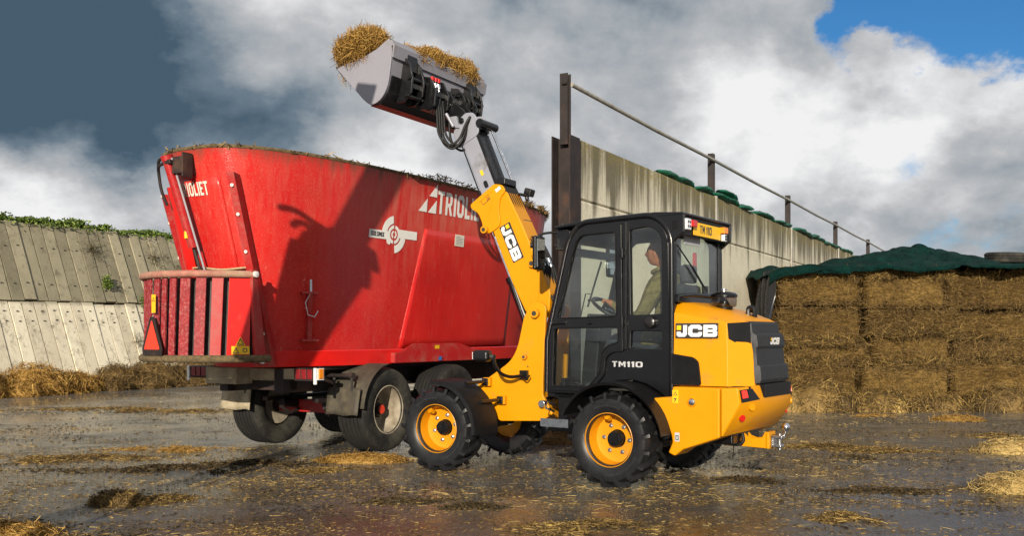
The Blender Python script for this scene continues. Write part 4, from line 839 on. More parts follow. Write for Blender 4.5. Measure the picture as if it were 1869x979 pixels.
    m = MB(); nY = 1
    vs = []; 
    for (x, z) in gp:
        k = .305+(1.35-z)*.035
        for y in (-k, k): vs.append((x, y, z))
    n = len(gp); fs = [(2*i, 2*i+1, 2*i+3, 2*i+2) for i in range(n-1)]
    inner = len(vs)
    for (x, z) in gp:
        k = .305+(1.35-z)*.035+.012
        for y in (-k, k): vs.append((min(-.955, x+.05), y, z))
    fs += [(2*i, 2*i+2, inner+2*i+2, inner+2*i) for i in range(n-1)]+[(2*i+1, 2*i+3, inner+2*i+3, inner+2*i+1) for i in range(n-1)]+[(0, 1, inner+1, inner), (2*n-2, 2*n-1, inner+2*n-1, inner+2*n-2)]
    m.add(vs, fs); gr = B(m, 'rear_grille', 'grille', bevel=.004, ang=20)
    m = MB()
    for i in range(n-1):
        (xa, za), (xb, zb) = gp[i], gp[i+1]; L_ = math.hypot(xb-xa, zb-za)
        for k in range(int(L_/.0125)):
            t = (k+.5)/max(1, int(L_/.0125)); x = xa+(xb-xa)*t; z = za+(zb-za)*t; kk = .30+(1.35-z)*.035; m.box(x-.0035, x+.004, -kk, kk, z-.0022, z+.0022)
    m.build('grille_slats', 'grille', gr, kind='stuff', smooth=False)
    for s in (1, -1):
        e = lambda t, z, off=.005: (-.86-.014*((1.34-z)/.5)-t*(.135+.02*((1.34-z)/.5))-off*.7, s*((.455+.022*((1.34-z)/.5))-t*.142+off), z)
        m = MB(); P = [e(.03, 1.335), e(.10, 1.10), e(.14, 1.065), e(.66, .995), e(.74, .965), e(.86, .862), e(1.0, .862), e(1.0, 1.345)]; Q = [(p[0]+.02, p[1]-s*.03, p[2]) for p in P]
        n_ = len(P); m.add(P+Q, [tuple(range(n_)), tuple(range(2*n_-1, n_-1, -1))]+[(i, (i+1) % n_, n_+(i+1) % n_, n_+i) for i in range(n_)]); m.build('corner_vent', 'black_plastic', gr)
    jcb_logo((-1.057, -.06, 1.195), (0, -1, 0), (-.11, 0, 1), .215, gr, box=False, off=.006)
    m = MB(); m.box(-1.06, -1.0, -.31, .31, .735, .855); B(m, 'rear_black_panel', 'black_plastic', bevel=.006)
    # bits on the bonnet
    m = MB(); c = (-.69, .09, 0); m.lathe([(0, 1.600), (.05, 1.598), (.095, 1.585), (.108, 1.570), (.108, 1.552), (.10, 1.548), (0, 1.548)], 28, 'z', c, closed=False); o = B(m, 'air_precleaner', 'black_paint')
    m = MB(); m.lathe([(.100, 1.549), (.103, 1.52), (.10, 1.485), (.09, 1.470)], 28, 'z', c, closed=False); m.build('bowl', 'smoked_bowl', o)
    m = MB(); m.lathe([(0, 1.545), (.02, 1.54), (.05, 1.49), (.07, 1.475), (.07, 1.455), (.05, 1.43), (0, 1.43)], 20, 'z', c, closed=False); m.build('base', 'black_plastic', o)
    m = MB(); m.cyl((-.69, .09, 1.59), (-.69, .09, 1.622), .010, n=8); m.tube([(-.715, .09, 1.615), (-.665, .09, 1.615)], .006, 6); m.build('wing_nut', 'zinc', o)
    m = MB(); m.tube(spline([(-.875, .03, 1.40), (-.875, .03, 1.455), (-.90, .03, 1.465), (-.925, .03, 1.45), (-.93, .03, 1.385)]), .019, 8); m.box(-.94, -.86, .0, .06, 1.38, 1.405); B(m, 'bonnet_latch', 'bucket_black')
    m = MB(); m.box(-.47, -.40, -.48, .48, 1.505, 1.56); m.tube([(-.45, .47, 1.55), (-.47, .2, 1.575), (-.48, -.1, 1.575), (-.46, -.45, 1.56)], .02, 8); B(m, 'cowl', 'black_paint', bevel=.015)
    # -------- counterweight
    for s in (1, -1):
        poly = [(-.47, .832), (-.468, .752), (-.300, .735), (-.345, .662), (-.39, .60), (-.430, .53), (-.46, .45), (-.47, .39), (-.433, .305), (-.490, .281), (-.565, .338), (-.868, .448), (-.868, .832)]
        m = MB(); m.prism(poly, s*.36, s*.612); o = B(m, 'side_skirt', 'yellow', bevel=.016, seg=3)
        if s > 0:
            m = MB(); m.lathe([(.030, .012), (.036, .010), (.040, -.004), (.03, -.006)], 24, 'y', (-.640, .612, .716)); m.build('port_ring', 'yellow', o)
            m = MB(); m.lathe([(0, .014), (.012, .014), (.024, .010), (.028, .0), (0, 0)], 20, 'y', (-.640, .612, .716), closed=False); m.build('filler_cap', 'zinc', o)
            decal('warning_label', plate_mesh([rounded(rect(.052, .105), .006)], .001), (-.500, .612, .755), (-1, 0, 0), (0, 0, 1), 'decal_yellow', o, .002)
            decal('label_symbol', join(plate_mesh([[(-.018, .008), (.018, .008), (0, .04)], [(-.011, .012), (.011, .012), (0, .032)]], .0006), plate_mesh([[(-.012, -.042), (-.004, -.042), (.012, -.012), (-.014, -.014), (-.012, -.022), (0, -.02)]], .0006)), (-.500, .612, .755), (-1, 0, 0), (0, 0, 1), 'decal_dark', o, .004)
            decal('rating_label', plate_mesh([rounded(rect(.040, .072), .006)], .001), (-.515, .612, .435), (-1, 0, 0), (0, 0, 1), 'decal_silver', o, .002)
            decal('label_symbol', plate_mesh([rect(.026, .035), rect(.016, .022)], .0006), (-.515, .612, .43), (-1, 0, 0), (0, 0, 1), 'decal_dark', o, .004)
        m = MB(); m.cyl((-.425, s*.60, .45), (-.425, s*.635, .45), .035, n=14); m.build('fender_mount', 'black_plastic', o)
    hull = []
    for s in (1, -1): hull += [(-.876, s*.612, .832), (-1.005, s*.590, .838), (-1.070, s*.345, .850), (-1.025, s*.588, .715), (-1.105, s*.315, .742), (-1.095, s*.33, .655), (-.876, s*.612, .452), (-1.02, s*.34, .545), (-.876, s*.30, .45)]
    bm = bmesh.new(); [bm.verts.new(p) for p in hull]; bmesh.ops.convex_hull(bm, input=bm.verts[:]); bmesh.ops.dissolve_limit(bm, angle_limit=R(4), verts=bm.verts[:], edges=bm.edges[:]); me = bpy.data.meshes.new('cw'); bm.to_mesh(me); bm.free()
    cw = add('counterweight', me, 'yellow', root, bevel=.014, seg=3)
    m = MB(); m.box(-1.118, -1.05, -.30, .30, .755, .856); m.build('recess_panel', 'black_plastic', cw, bevel=.004)
    for s in (1, -1):
        q0, q1, q2, q3 = Vector((-1.025, s*.588, .715)), Vector((-1.105, s*.315, .742)), Vector((-1.070, s*.345, .850)), Vector((-1.005, s*.590, .838))
        bl = lambda u, v: q0.lerp(q1, u).lerp(q3.lerp(q2, u), v); nn = Vector((-.88, s*.46, .10))*.007
        P = [bl(.06, .06)+nn, bl(.84, .04)+nn, bl(.66, .84)+nn, bl(.06, .84)+nn]; m = MB(); m.hexa(P+[p-nn*4 for p in P]); o = m.build('tail_lamp', 'black_paint', cw)
        P = [bl(.12, .30)+nn*1.6, bl(.36, .30)+nn*1.6, bl(.36, .78)+nn*1.6, bl(.12, .78)+nn*1.6]; m = MB(); m.hexa(P+[p-nn for p in P]); m.build('lamp_lens', 'tail_glow', o, smooth=False)
        for (t, z, r, mt) in ((.55, .685, .028, 'yellow'), (.38, .600, .026, 'red_lens')):
            p = Vector((-1.02, s*.60, z)).lerp(Vector((-1.10, s*.33, z)), t) if z > .65 else Vector((-.975, s*.60, z)).lerp(Vector((-1.06, s*.34, z)), t)
            m = MB(); d = Vector((-.88, s*.44, -.15 if z < .65 else 0)); m.cyl(p-d*.02, p+d*.006, r, n=18); m.build('reflector', mt, cw)
    # tow hitch
    m = MB(); m.box(-.98, -.86, -.09, .09, .33, .45); m.prism([(-.96, .445), (-1.02, .445), (-1.05, .415), (-1.10, .40), (-1.17, .41), (-1.20, .46), (-1.235, .455), (-1.235, .325), (-.96, .33)], .035, .055); m.prism([(-.96, .445), (-1.02, .445), (-1.05, .415), (-1.10, .40), (-1.17, .41), (-1.20, .46), (-1.235, .455), (-1.235, .325), (-.96, .33)], -.055, -.035); m.box(-1.24, -1.215, -.075, .075, .325, .46); h_ = B(m, 'tow_bracket', 'yellow', bevel=.005)
    m = MB(); m.box(-1.335, -1.24, -.045, .045, .405, .435); m.box(-1.325, -1.24, -.045, .045, .335, .36); m.box(-1.265, -1.24, -.045, .045, .335, .435); m.cyl((-1.30, 0, .31), (-1.30, 0, .45), .014, n=12); m.build('hitch_jaw', 'zinc', h_, bevel=.008)
    m = MB(); m.cyl((-1.33, -.02, .43), (-1.345, -.02, .475), .014, n=12); m.lathe([(0, .035), (.02, .030), (.033, .012), (.034, -.005), (.028, -.022), (.014, -.034), (0, -.034)], 18, 'z', (-1.345, -.02, .50), closed=False); m.build('tow_ball', 'chrome', h_)
    h_.location.x = .175
    m = MB(); m.tube(spline([(-.90, .12, .44), (-.92, .14, .37), (-.98, .14, .35), (-1.03, .13, .38), (-1.02, .12, .44)]), .014, 8); B(m, 'tow_eye', 'hose').location.x = .16; m = MB(); m.tube([(-.80, .16, .46), (-.80, .16, .26)], .004, 6); B(m, 'earth_strap', 'hose')
    # -------- rear mudguards
    for s in (1, -1):
        A = arc(.03, .388, .475, -2, 172, 26); A = [(x-.02*(x < 0), z) for x, z in A if not (x > .42 and z < .55)]
        m = MB(); inn = [(x*.97+.001, .388+(z-.388)*.965) for x, z in A]
        for k in range(len(A)-1):
            p, q, a, b = A[k], A[k+1], inn[k], inn[k+1]
            m.hexa([(a[0], s*.40, a[1]), (b[0], s*.40, b[1]), (b[0], s*.775, b[1]-.012), (a[0], s*.775, a[1]-.012), (p[0], s*.40, p[1]), (q[0], s*.40, q[1]), (q[0], s*.79, q[1]-.006), (p[0], s*.79, p[1]-.006)])
        me = m.mesh(); bm = bmesh.new(); bm.from_mesh(me); bmesh.ops.remove_doubles(bm, verts=bm.verts[:], dist=.0005); bm.to_mesh(me); bm.free(); add('rear_mudguard', me, 'black_plastic', root, ang=50)
    # ======== front frame
    K = lambda m, name, mat, par=None, **k: m.build(name, mat, par or root, **({'xf': FX} if par is None else {}), **k)
    tower = rounded([(.285, 1.395), (.350, 1.12), (.425, .995), (.70, .815), (.775, .795), (.780, .745), (.545, .435), (.10, .455), (-.02, .525), (.085, .69), (.085, .80), (.060, 1.335), (.050, 1.50), (.12, 1.55), (.22, 1.52)], [.03, .1, .12, .05, .02, .03, .03, .03, .02, .02, .02, .02, .03, .04, .04])
    tw = None
    for y in (.235, -.235):
        me = plate_mesh([tower], .035, .006); remap(me, lambda a, b, c: (a, y-c, b)); o = add('tower_plate', me, 'yellow', root, xf=FX)
        tw = tw or o
    m = MB(); m.box(.12, .60, -.215, .215, .45, .74); m.box(.10, .20, -.215, .215, .74, 1.15); m.box(.40, .62, -.215, .215, .70, .82); K(m, 'front_frame', 'yellow', bevel=.01)
    m = MB(); m.box(.60, .98, -.20, .20, .46, .66); K(m, 'front_chassis', 'black_paint', bevel=.01)
    for (x, z, r, l) in ((.150, 1.437, .042, .045), (.268, 1.038, .026, .03), (.235, .952, .012, .006)):
        m = MB(); m.cyl((x, .25, z), (x, .255+l, z), r, n=22); o = m.build('pin_boss', 'yellow', tw, bevel=.004)
        m = MB(); m.cyl((x, .25, z), (x, .259+l, z), r*.55, n=16); m.build('pivot_pin', 'steel_dark', tw)
    m = MB(); m.cyl((.07, .25, .615), (.07, .31, .615), .034, n=18); m.build('jack_point', 'zinc', tw, bevel=.005)
    # boom: outer beam
    out = rounded([(.940, 2.500), (.674, 2.680), (.580, 2.665), (.530, 2.595), (.385, 2.30), (.217, 1.942), (.075, 1.634), (.085, 1.47), (.14, 1.405), (.275, 1.405), (.340, 1.46), (.481, 1.73), (.690, 2.225), (.75, 2.205), (.80, 2.24), (.80, 2.30), (.846, 2.414), (.925, 2.455)], [.02, .03, .03, .03, .05, .05, .06, .05, .05, .05, .03, .05, .04, .04, .04, .03, .05, .02])
    # narrower box section below, wider head plates on top
    box = rounded([(.665, 2.63), (.545, 2.60), (.385, 2.30), (.217, 1.942), (.075, 1.634), (.085, 1.47), (.14, 1.405), (.275, 1.405), (.340, 1.46), (.481, 1.73), (.715, 2.28), (.78, 2.44)], [.02]*12)
    m = MB(); m.prism(box, -.122, .122); bo = K(m, 'boom', 'yellow', bevel=.012, seg=3)
    head = rounded([(.940, 2.500), (.674, 2.680), (.580, 2.665), (.545, 2.60), (.60, 2.55), (.625, 2.44), (.60, 2.33), (.615, 2.27), (.690, 2.225), (.75, 2.205), (.80, 2.24), (.80, 2.30), (.846, 2.414), (.925, 2.455)], [.02, .02, .03, .03, .06, .08, .05, .04, .04, .04, .04, .03, .05, .02])
    for s in (1, -1):
        m = MB(); m.prism(head, s*.118, s*.140); m.build('head_plate', 'yellow', bo, bevel=.005)
        m = MB(); m.cyl((.762, s*.138, 2.245), (.762, s*.185, 2.245), .036, n=20); m.build('pin_boss', 'yellow', bo, bevel=.004); m = MB(); m.cyl((.762, s*.15, 2.245), (.762, s*.189, 2.245), .020, n=16); m.build('pivot_pin', 'steel_dark', bo)
        m = MB(); m.tube(spline([(.845, s*.1405, 2.51), (.70, s*.1405, 2.607), (.675, s*.1405, 2.57), (.70, s*.1405, 2.48), (.735, s*.1405, 2.38)], 4), .004, 6); m.build('weld_rib', 'yellow', bo)
        m = MB(); m.tube(spline([(.30, s*.122, 1.62), (.255, s*.122, 1.53), (.20, s*.122, 1.56), (.205, s*.122, 1.66)], 4), .004, 6); m.build('weld_rib', 'yellow', bo)
        m = MB(); m.cyl((.252, s*.10, 1.905), (.252, s*.165, 1.905), .038, n=20); m.prism([(.20, 1.80), (.29, 1.99), (.24, 1.99), (.18, 1.87)], s*.08, s*.122); m.build('pin_boss', 'yellow', bo, bevel=.004)
        m = MB(); m.cyl((.252, s*.15, 1.905), (.252, s*.170, 1.905), .022, n=16); m.build('pivot_pin', 'steel_dark', bo)
    d = Vector((-.27, 0, -.60)).normalized()   # lettering runs down the beam
    jcb_logo((.487, .122, 2.115), tuple(d), (-d.z, 0, d.x) if False else tuple(Vector((0, 1, 0)).cross(d)), .375, bo, off=.003)
    decal('warning_label', plate_mesh([rect(.10, .055), rect(.092, .047)], .001), (.765, .140, 2.535), (-.83, 0, .56), (.56, 0, .83), 'decal_dark', bo, .003)
    decal('warning_label', plate_mesh([rect(.06, .032)], .001), (.625, .140, 2.625), (-.83, 0, .56), (.56, 0, .83), 'white', bo, .003)
    decal('label_symbol', plate_mesh([[(-.018, -.015), (.018, -.015), (0, .018)], [(-.012, -.011), (.012, -.011), (0, .011)]], .0008), (.742, .140, 2.548), (-.83, 0, .56), (.56, 0, .83), 'decal_dark', bo, .004)
    # inner telescopic section, seen grey on its side and black on its back
    ax0 = Vector((.735, 0, 2.60)); ax1 = Vector((1.005, 0, 3.235)); dd = (ax1-ax0).normalized(); nn = Vector((dd.z, 0, -dd.x))   # nn points forward
    def bp(t, f, y): p = ax0.lerp(ax1, t)+nn*f; return (p.x, y, p.z)
    m = MB(); W_ = .095
    sec = [(-.105, -W_), (.095, -W_), (.105, -W_+.02), (.105, W_-.02), (.095, W_), (-.105, W_)]
    vs = [bp(-.25, f, y) for f, y in sec]+[bp(1.0, f, y) for f, y in sec]; n = len(sec)
    m.add(vs, [tuple(range(n)), tuple(range(2*n-1, n-1, -1))]+[(i, (i+1) % n, n+(i+1) % n, n+i) for i in range(n)]); ib = K(m, 'inner_boom', 'boom_grey', bevel=.006)
    m = MB(); m.hexa([bp(-.1, -.108, -W_-.004), bp(-.1, -.072, -W_-.004), bp(-.1, -.072, W_+.003), bp(-.1, -.108, W_+.003), bp(1.0, -.108, -W_-.004), bp(1.0, -.072, -W_-.004), bp(1.0, -.072, W_+.003), bp(1.0, -.108, W_+.003)]); m.build('wear_strip', 'black_paint', ib, bevel=.004)
    m = MB(); m.tube([bp(-.05, .115, W_-.01), bp(.95, .115, W_-.01)], .007, 6); m.build('edge_pipe', 'hose', ib)
    decal('green_tag', plate_mesh([rect(.03, .055)], .001), bp(.33, .01, W_), tuple(-nn), tuple(dd), 'decal_yellow', ib, .003)
    m = MB(); m.prism(rounded([bp(.10, .03, 0)[::2], bp(.10, -.01, 0)[::2], bp(.20, -.01, 0)[::2], bp(.20, .03, 0)[::2]], .018, 4), W_, W_+.012); m.build('slot_cover', 'bucket_black', ib)
    # boom nose and tilt linkage
    m = MB()
    nose = rounded([(.87, 3.18), (.865, 3.31), (.93, 3.40), (1.02, 3.405), (1.12, 3.33), (1.16, 3.22), (1.10, 3.06), (1.03, 3.10)], .03)
    for s in (1, -1): m.prism(nose, s*.085, s*.105)
    K(m, 'boom_nose', 'boom_grey', bevel=.006)
    m = MB(); m.cyl((.845, -.17, 3.285), (.845, .125, 3.285), .042, n=22); m.cyl((.845, .125, 3.285), (.845, .13, 3.285), .03, n=16); K(m, 'nose_cross_tube', 'black_paint')
    m = MB(); m.cyl((.845, -.13, 3.26), (.60, -.13, 2.72), .011, n=10); m.cyl((.845, -.095, 3.26), (.60, -.095, 2.72), .011, n=10); K(m, 'extension_rod', 'chrome')
    m = MB(); m.cyl((.66, -.06, 2.73), (.36, -.06, 2.10), .035, n=16); m.cyl((.64, .03, 2.70), (.33, .03, 2.05), .024, n=14); K(m, 'extension_cylinder', 'black_paint')
    for bx in ((.56, .66, -.10, .12, 2.67, 2.735), (.40, .47, -.12, .05, 2.28, 2.34), (.26, .335, -.13, .04, 2.10, 2.175)): m = MB(); m.box(*bx); K(m, 'hose_clamp', 'bucket_black', bevel=.012)
    for k in range(6):
        m = MB(); y = -.13+.042*k; m.tube(spline([(.60, y, 2.68), (.50, y+.01, 2.50), (.38, y+.01*math.sin(k), 2.22), (.27, y-.01, 2.08), (.17, y, 1.88), (.10+.01*k, y+.02, 1.70), (.05, y+.02, 1.55), (.08, y, 1.42)], 5), .0125, 8); K(m, 'hose', 'hose')
    for y in (-.09, -.03, .05): m = MB(); m.cyl((.21, y, 1.965), (.175, y, 1.885), .018, n=10); K(m, 'hose_fitting', 'zinc')
    m = MB(); m.box(.49, .53, -.22, -.06, 2.585, 2.61); m.box(.44, .52, -.25, -.16, 2.59, 2.665, Matrix.Translation((.48, 0, 2.62)) @ Matrix.Rotation(R(-18), 4, 'Y') @ Matrix.Translation((-.48, 0, -2.62))); m.cyl((.50, -.20, 2.60), (.50, -.20, 2.55), .02, n=12); o = K(m, 'boom_work_lamp', 'bucket_black', bevel=.012)
    m = MB(); m.cyl((.55, -.1, 2.60), (.55, -.1, 2.545), .024, n=14); m.build('amber_beacon', 'orange_lens', o)
    # lift cylinder
    m = MB(); m.cyl((.762, 0, 2.245), (.545, 0, 1.74), .024, n=16); K(m, 'lift_rod', 'chrome')
    m = MB(); m.cyl((.562, 0, 1.775), (.36, 0, 1.30), .046, n=20); m.cyl((.57, 0, 1.79), (.55, 0, 1.745), .052, n=20); m.cyl((.52, .058, 1.72), (.38, .058, 1.36), .010, n=8); K(m, 'lift_cylinder', 'black_paint')
    # -------- bucket
    prof = spline([(1.385, 3.965), (1.375, 3.86), (1.41, 3.62), (1.455, 3.505), (1.54, 3.425), (1.65, 3.42), (1.80, 3.56), (2.02, 3.79)], 4); prof = [(p[0], p[1]) for p in [(q.x, q.y) for q in [Vector((a[0], a[1], 0)) if len(a) > 2 else Vector((a[0], a[1], 0)) for a in prof]]] if False else [(p[0], p[1]) for p in prof]
    inner = [(x+.018*(1 if x < 1.55 else -.4), z+.018) for x, z in prof]; HW = .80
    m = MB(); n = len(prof)
    vs = [(x, s*HW, z) for s in (1, -1) for x, z in prof]+[(x, s*HW, z) for s in (1, -1) for x, z in inner]
    fs = [(i, i+1, n+i+1, n+i) for i in range(n-1)]+[(2*n+i, 3*n+i, 3*n+i+1, 2*n+i+1) for i in range(n-1)]+[(0, n, 3*n, 2*n), (n-1, 3*n-1, 4*n-1, 2*n-1)]+[(i, 2*n+i, 2*n+i+1, i+1) for i in range(n-1)]+[(n+i, n+i+1, 3*n+i+1, 3*n+i) for i in range(n-1)]
    m.add(vs, fs); bk = K(m, 'bucket', 'bucket_grey')
    sidep = [(1.405, 4.0), (1.345, 3.925)]+[(x-.004, z) for x, z in prof[2:-1]]+[(2.03, 3.80), (1.83, 3.865), (1.70, 3.87), (1.55, 3.92)]
    for s in (1, -1):
        m = MB(); m.prism(sidep, s*HW, s*(HW+.014)); m.build('side_plate', 'bucket_grey', bk, bevel=.003)
    m = MB(); m.prism([(1.37, 3.985), (1.335, 3.93), (1.355, 3.82), (1.368, 3.82), (1.355, 3.93), (1.39, 3.975)], -HW-.014, HW+.014); m.build('top_flange', 'bucket_grey', bk)
    m = MB(); m.prism([(2.00, 3.76), (2.05, 3.81), (2.045, 3.83), (1.985, 3.785)], -HW, HW); m.build('cutting_edge', 'steel_dark', bk)
    # quick hitch frame on the bucket's back
    hg = [(1.352, 3.86), (1.30, 3.80), (1.265, 3.66), (1.285, 3.52), (1.36, 3.44), (1.46, 3.44), (1.425, 3.56), (1.378, 3.80)]
    for y in (.62, .44, -.44, -.62):
        m = MB(); m.prism(hg, y-.012, y+.012); m.build('mount_bracket', 'bucket_black', bk, bevel=.004)
    for y in (.53, -.53):
        m = MB(); m.prism([(1.36, 3.90), (1.335, 3.89), (1.34, 3.75), (1.37, 3.74)], y-.07, y+.07); m.build('bracket_foot', 'bucket_black', bk)
    m = MB(); m.prism(spline([(1.40, 3.66), (1.44, 3.52), (1.54, 3.42), (1.62, 3.405)], 4) and [(1.385, 3.66), (1.425, 3.50), (1.525, 3.405), (1.64, 3.402), (1.64, 3.412), (1.53, 3.425), (1.44, 3.515), (1.40, 3.66)], -.78, .78); m.build('wear_plate', 'bucket_black', bk)
    m = MB(); m.cyl((1.30, -.66, 3.66), (1.30, .66, 3.66), .020, n=14); m.cyl((1.33, -.66, 3.50), (1.33, .66, 3.50), .018, n=14); K(m, 'hitch_cross_tube', 'bucket_black')
    m = MB()
    for y in (.36, .14, -.14, -.36): m.prism([(1.34, 3.74), (1.25, 3.72), (1.18, 3.58), (1.20, 3.44), (1.28, 3.40), (1.36, 3.44), (1.38, 3.55)], y-.014, y+.014)
    m.box(1.22, 1.34, -.37, .37, 3.55, 3.60); m.box(1.24, 1.37, -.37, .37, 3.42, 3.46); m.box(1.31, 1.345, -.60, .60, 3.58, 3.63); K(m, 'quick_hitch', 'bucket_black', bevel=.004)
    m = MB(); 
    for y in (.09, -.09): m.prism([(1.02, 3.41), (1.02, 3.30), (1.10, 3.24), (1.22, 3.36), (1.26, 3.50), (1.20, 3.62), (1.12, 3.50)], y-.012, y+.012)
    m.cyl((1.06, -.12, 3.33), (1.06, .12, 3.33), .03, n=16); m.cyl((1.21, -.12, 3.50), (1.21, .12, 3.50), .028, n=16); K(m, 'tilt_link', 'bucket_black', bevel=.004)
    m = MB(); m.cyl((1.12, .16, 3.27), (1.19, .18, 3.40), .016, n=10); m.prism([(1.08, 3.26), (1.16, 3.28), (1.18, 3.38), (1.11, 3.38)], .10, .125); K(m, 'link_plate', 'boom_grey')
    for k, (y, drop) in enumerate(((.05, .0), (.09, .03), (.13, .05), (.17, .02), (-.04, .04))):
        m = MB(); m.tube(spline([(1.26, y+.10, 3.60), (1.225, y+.12, 3.40), (1.20, y+.12, 3.20-drop), (1.12, y+.07, 3.10-drop), (1.03, y+.03, 3.14-drop*.5), (.99, y*.6+.04, 3.28), (.955, y*.5+.03, 3.36)], 6), .0125, 8); K(m, 'hose', 'hose')
    for k, y in enumerate((.22, .27, .33)):
        m = MB(); m.tube(spline([(1.27, y, 3.70), (1.235, y, 3.60), (1.24, y+.01, 3.45), (1.26, y, 3.38)], 5), .011, 8); K(m, 'hose', 'hose')
        m = MB(); m.cyl((1.25, y, 3.63), (1.25, y, 3.55), .016, n=10); m.cyl((1.255, y, 3.68), (1.25, y, 3.64), .021, n=10); K(m, 'hose_fitting', 'zinc')
        m = MB(); m.cyl((1.255, y, 3.70), (1.25, y, 3.735), .018, n=10); K(m, 'hose_cap', 'red_lens')
    for y in (-.08, -.16, -.24): m = MB(); m.tube(spline([(1.28, y, 3.62), (1.20, y, 3.66), (1.14, y, 3.58), (1.17, y-.03, 3.46), (1.10, y*.6, 3.38)], 5), .014, 8); K(m, 'hose', 'hose')
    # -------- front mudguards, brackets and marker lamps
    for s in (1, -1):
        A = [(1.84-x, z) for x, z in arc(.92, .388, .445, -5, 96, 18)]; rr = lambda p, k: (.92+(p[0]-.92)*k, .388+(p[1]-.388)*k)
        m = MB(); sec = [(1.0, .40), (1.0, .765), (.975, .785), (.905, .79), (.905, .775), (.955, .765), (.965, .40)]; n = len(sec)
        vs = [(rr(p, k)[0], s*y, rr(p, k)[1]) for p in A for k, y in sec]
        m.add(vs, [(i*n+j, i*n+(j+1) % n, (i+1)*n+(j+1) % n, (i+1)*n+j) for i in range(len(A)-1) for j in range(n)]+[tuple(range(n)), tuple(range((len(A)-1)*n, len(A)*n))])
        me = m.mesh(); bm = bmesh.new(); bm.from_mesh(me); bmesh.ops.remove_doubles(bm, verts=bm.verts[:], dist=.0005); bm.to_mesh(me); bm.free(); o = add('front_mudguard', me, 'black_plastic', root, ang=50, xf=FX)
        for x, z in ((.695, .805), (.535, .640)):
            m = MB(); m.cyl((x-.035, s*.25, z), (x+.0, s*.60, z-.004), .017, n=12); m.build('support_bar', 'bucket_black', o)
            m = MB(); m.box(x-.075, x+.0, s*.25, s*.30, z-.045, z+.035); m.build('mount_block', 'yellow', o, bevel=.005)
            m = MB(); m.box(x-.06, x+.005, s*.30, s*.315, z-.04, z+.03); m.build('mount_flange', 'bucket_black', o, bevel=.008)
        m = MB(); m.tube(spline([(.265, s*.30, .868), (.33, s*.42, .86), (.375, s*.52, .90), (.40, s*.58, .985), (.40, s*.585, 1.06)]), .016, 8); m.box(.23, .31, s*.255, s*.285, .83, .915); m.tube(spline([(.27, s*.31, .85), (.20, s*.36, .835), (.17, s*.34, .875)]), .008, 6); o = K(m, 'lamp_arm', 'bucket_black')
        mm = MB(); mm.box(.43, .60, s*.60-.055, s*.60+.055, 1.00, 1.105); mm.build('head_lamp', 'bucket_black', o, bevel=.035, seg=3)
        mm = MB(); mm.box(.595, .604, s*.60-.035, s*.60+.035, 1.02, 1.085); mm.build('lamp_glass', 'lamp_white', o, bevel=.004)
        mm = MB(); mm.cyl((.40, s*.59, 1.045), (.45, s*.60, 1.05), .022, n=10); mm.build('lamp_knuckle', 'steel_dark', o)
    return root
loader()

# ------------------------------------------------------------------ feed mixer wagon
GROOT = (-2.47, 9.89, 0); GANG = R(60); GM = Matrix.Translation(GROOT) @ Matrix.Rotation(GANG, 4, 'Z')
def tub_ab(z): return 3.3-.28*(3-z), .93-.09*(3-z)
def tub(phi, z, off=0.0):
    A, Bh = tub_ab(z); A += off; Bh += off; c, s = math.cos(phi), math.sin(phi); n = 3 if c < 0 else 2.3
    return Vector((2.15+A*math.copysign(abs(c)**(2/n), c), Bh*math.copysign(abs(s)**(2/n), s), z))
def tub_a(a, z, off=0.0, side=-1):
    """point on the near side of the tub at distance a along the wagon"""
    A, Bh = tub_ab(z); t = max(-.9999, min(.9999, (a-2.15)/A)); n = 3 if t < 0 else 2.3
    y = Bh*(1-abs(t)**n)**(1/n); dy = -Bh*(1-abs(t)**n)**(1/n-1)*abs(t)**(n-1)*math.copysign(1, t)/A
    nr = Vector((-dy, 1, -.1)).normalized(); return Vector((a+nr.x*off, side*(y+nr.y*off), z+nr.z*off))
def phi_at(y, z):
    Bh = tub_ab(z)[1]; return math.pi+math.asin(max(-1, min(1, abs(y/Bh)**1.5)))*(1 if y < 0 else -1)   # rear end, n=3
def make_wagon_wheel():
    t = MB(); t.lathe([(.245, -.155), (.27, -.175), (.34, -.190), (.40, -.185), (.432, -.165), (.442, -.14)]+[q for g in (-.10, -.05, 0, .05, .10) for q in ((.446, g-.018), (.446, g-.006), (.432, g-.004), (.432, g+.004), (.446, g+.006), (.446, g+.018))]+[(.442, .14), (.432, .165), (.40, .185), (.34, .190), (.27, .175), (.245, .155)], 72, 'y')
    tm = t.mesh('tyre'); r = MB(); r.lathe([(.250, .170), (.262, .166), (.262, .15), (.245, .14), (.235, .09), (.225, .02), (.215, -.06), (.17, -.085), (.085, -.085), (.085, -.10), (.22, -.10), (.24, .09), (.25, .15)], 48, 'y'); rm = r.mesh('rim')
    h = MB(); h.lathe([(0, .075), (.050, .075), (.056, .068), (.056, .03), (.075, .02), (.080, -.02), (.105, -.04), (.11, -.09), (0, -.09)], 28, 'y', closed=False); hm = h.mesh('hub')
    c = MB(); c.lathe([(0, .080), (.046, .080), (.050, .074), (0, .074)], 24, 'y', closed=False); cm = c.mesh('cap')
    for m_, k in ((tm, 'tyre_dusty'), (rm, 'rim_dirty'), (hm, 'steel_brown'), (cm, 'reflector_red')):
        m_.materials.append(MAT[k]); m_.polygons.foreach_set('use_smooth', np.ones(len(m_.polygons), bool)); m_.set_sharp_from_angle(angle=R(30))
    bm_ = MB().cyl((0, -.09, 0), (0, -.05, 0), .014, n=6).mesh('nut'); bm_.materials.append(MAT['steel_brown'])
    return tm, rm, hm, cm, bm_
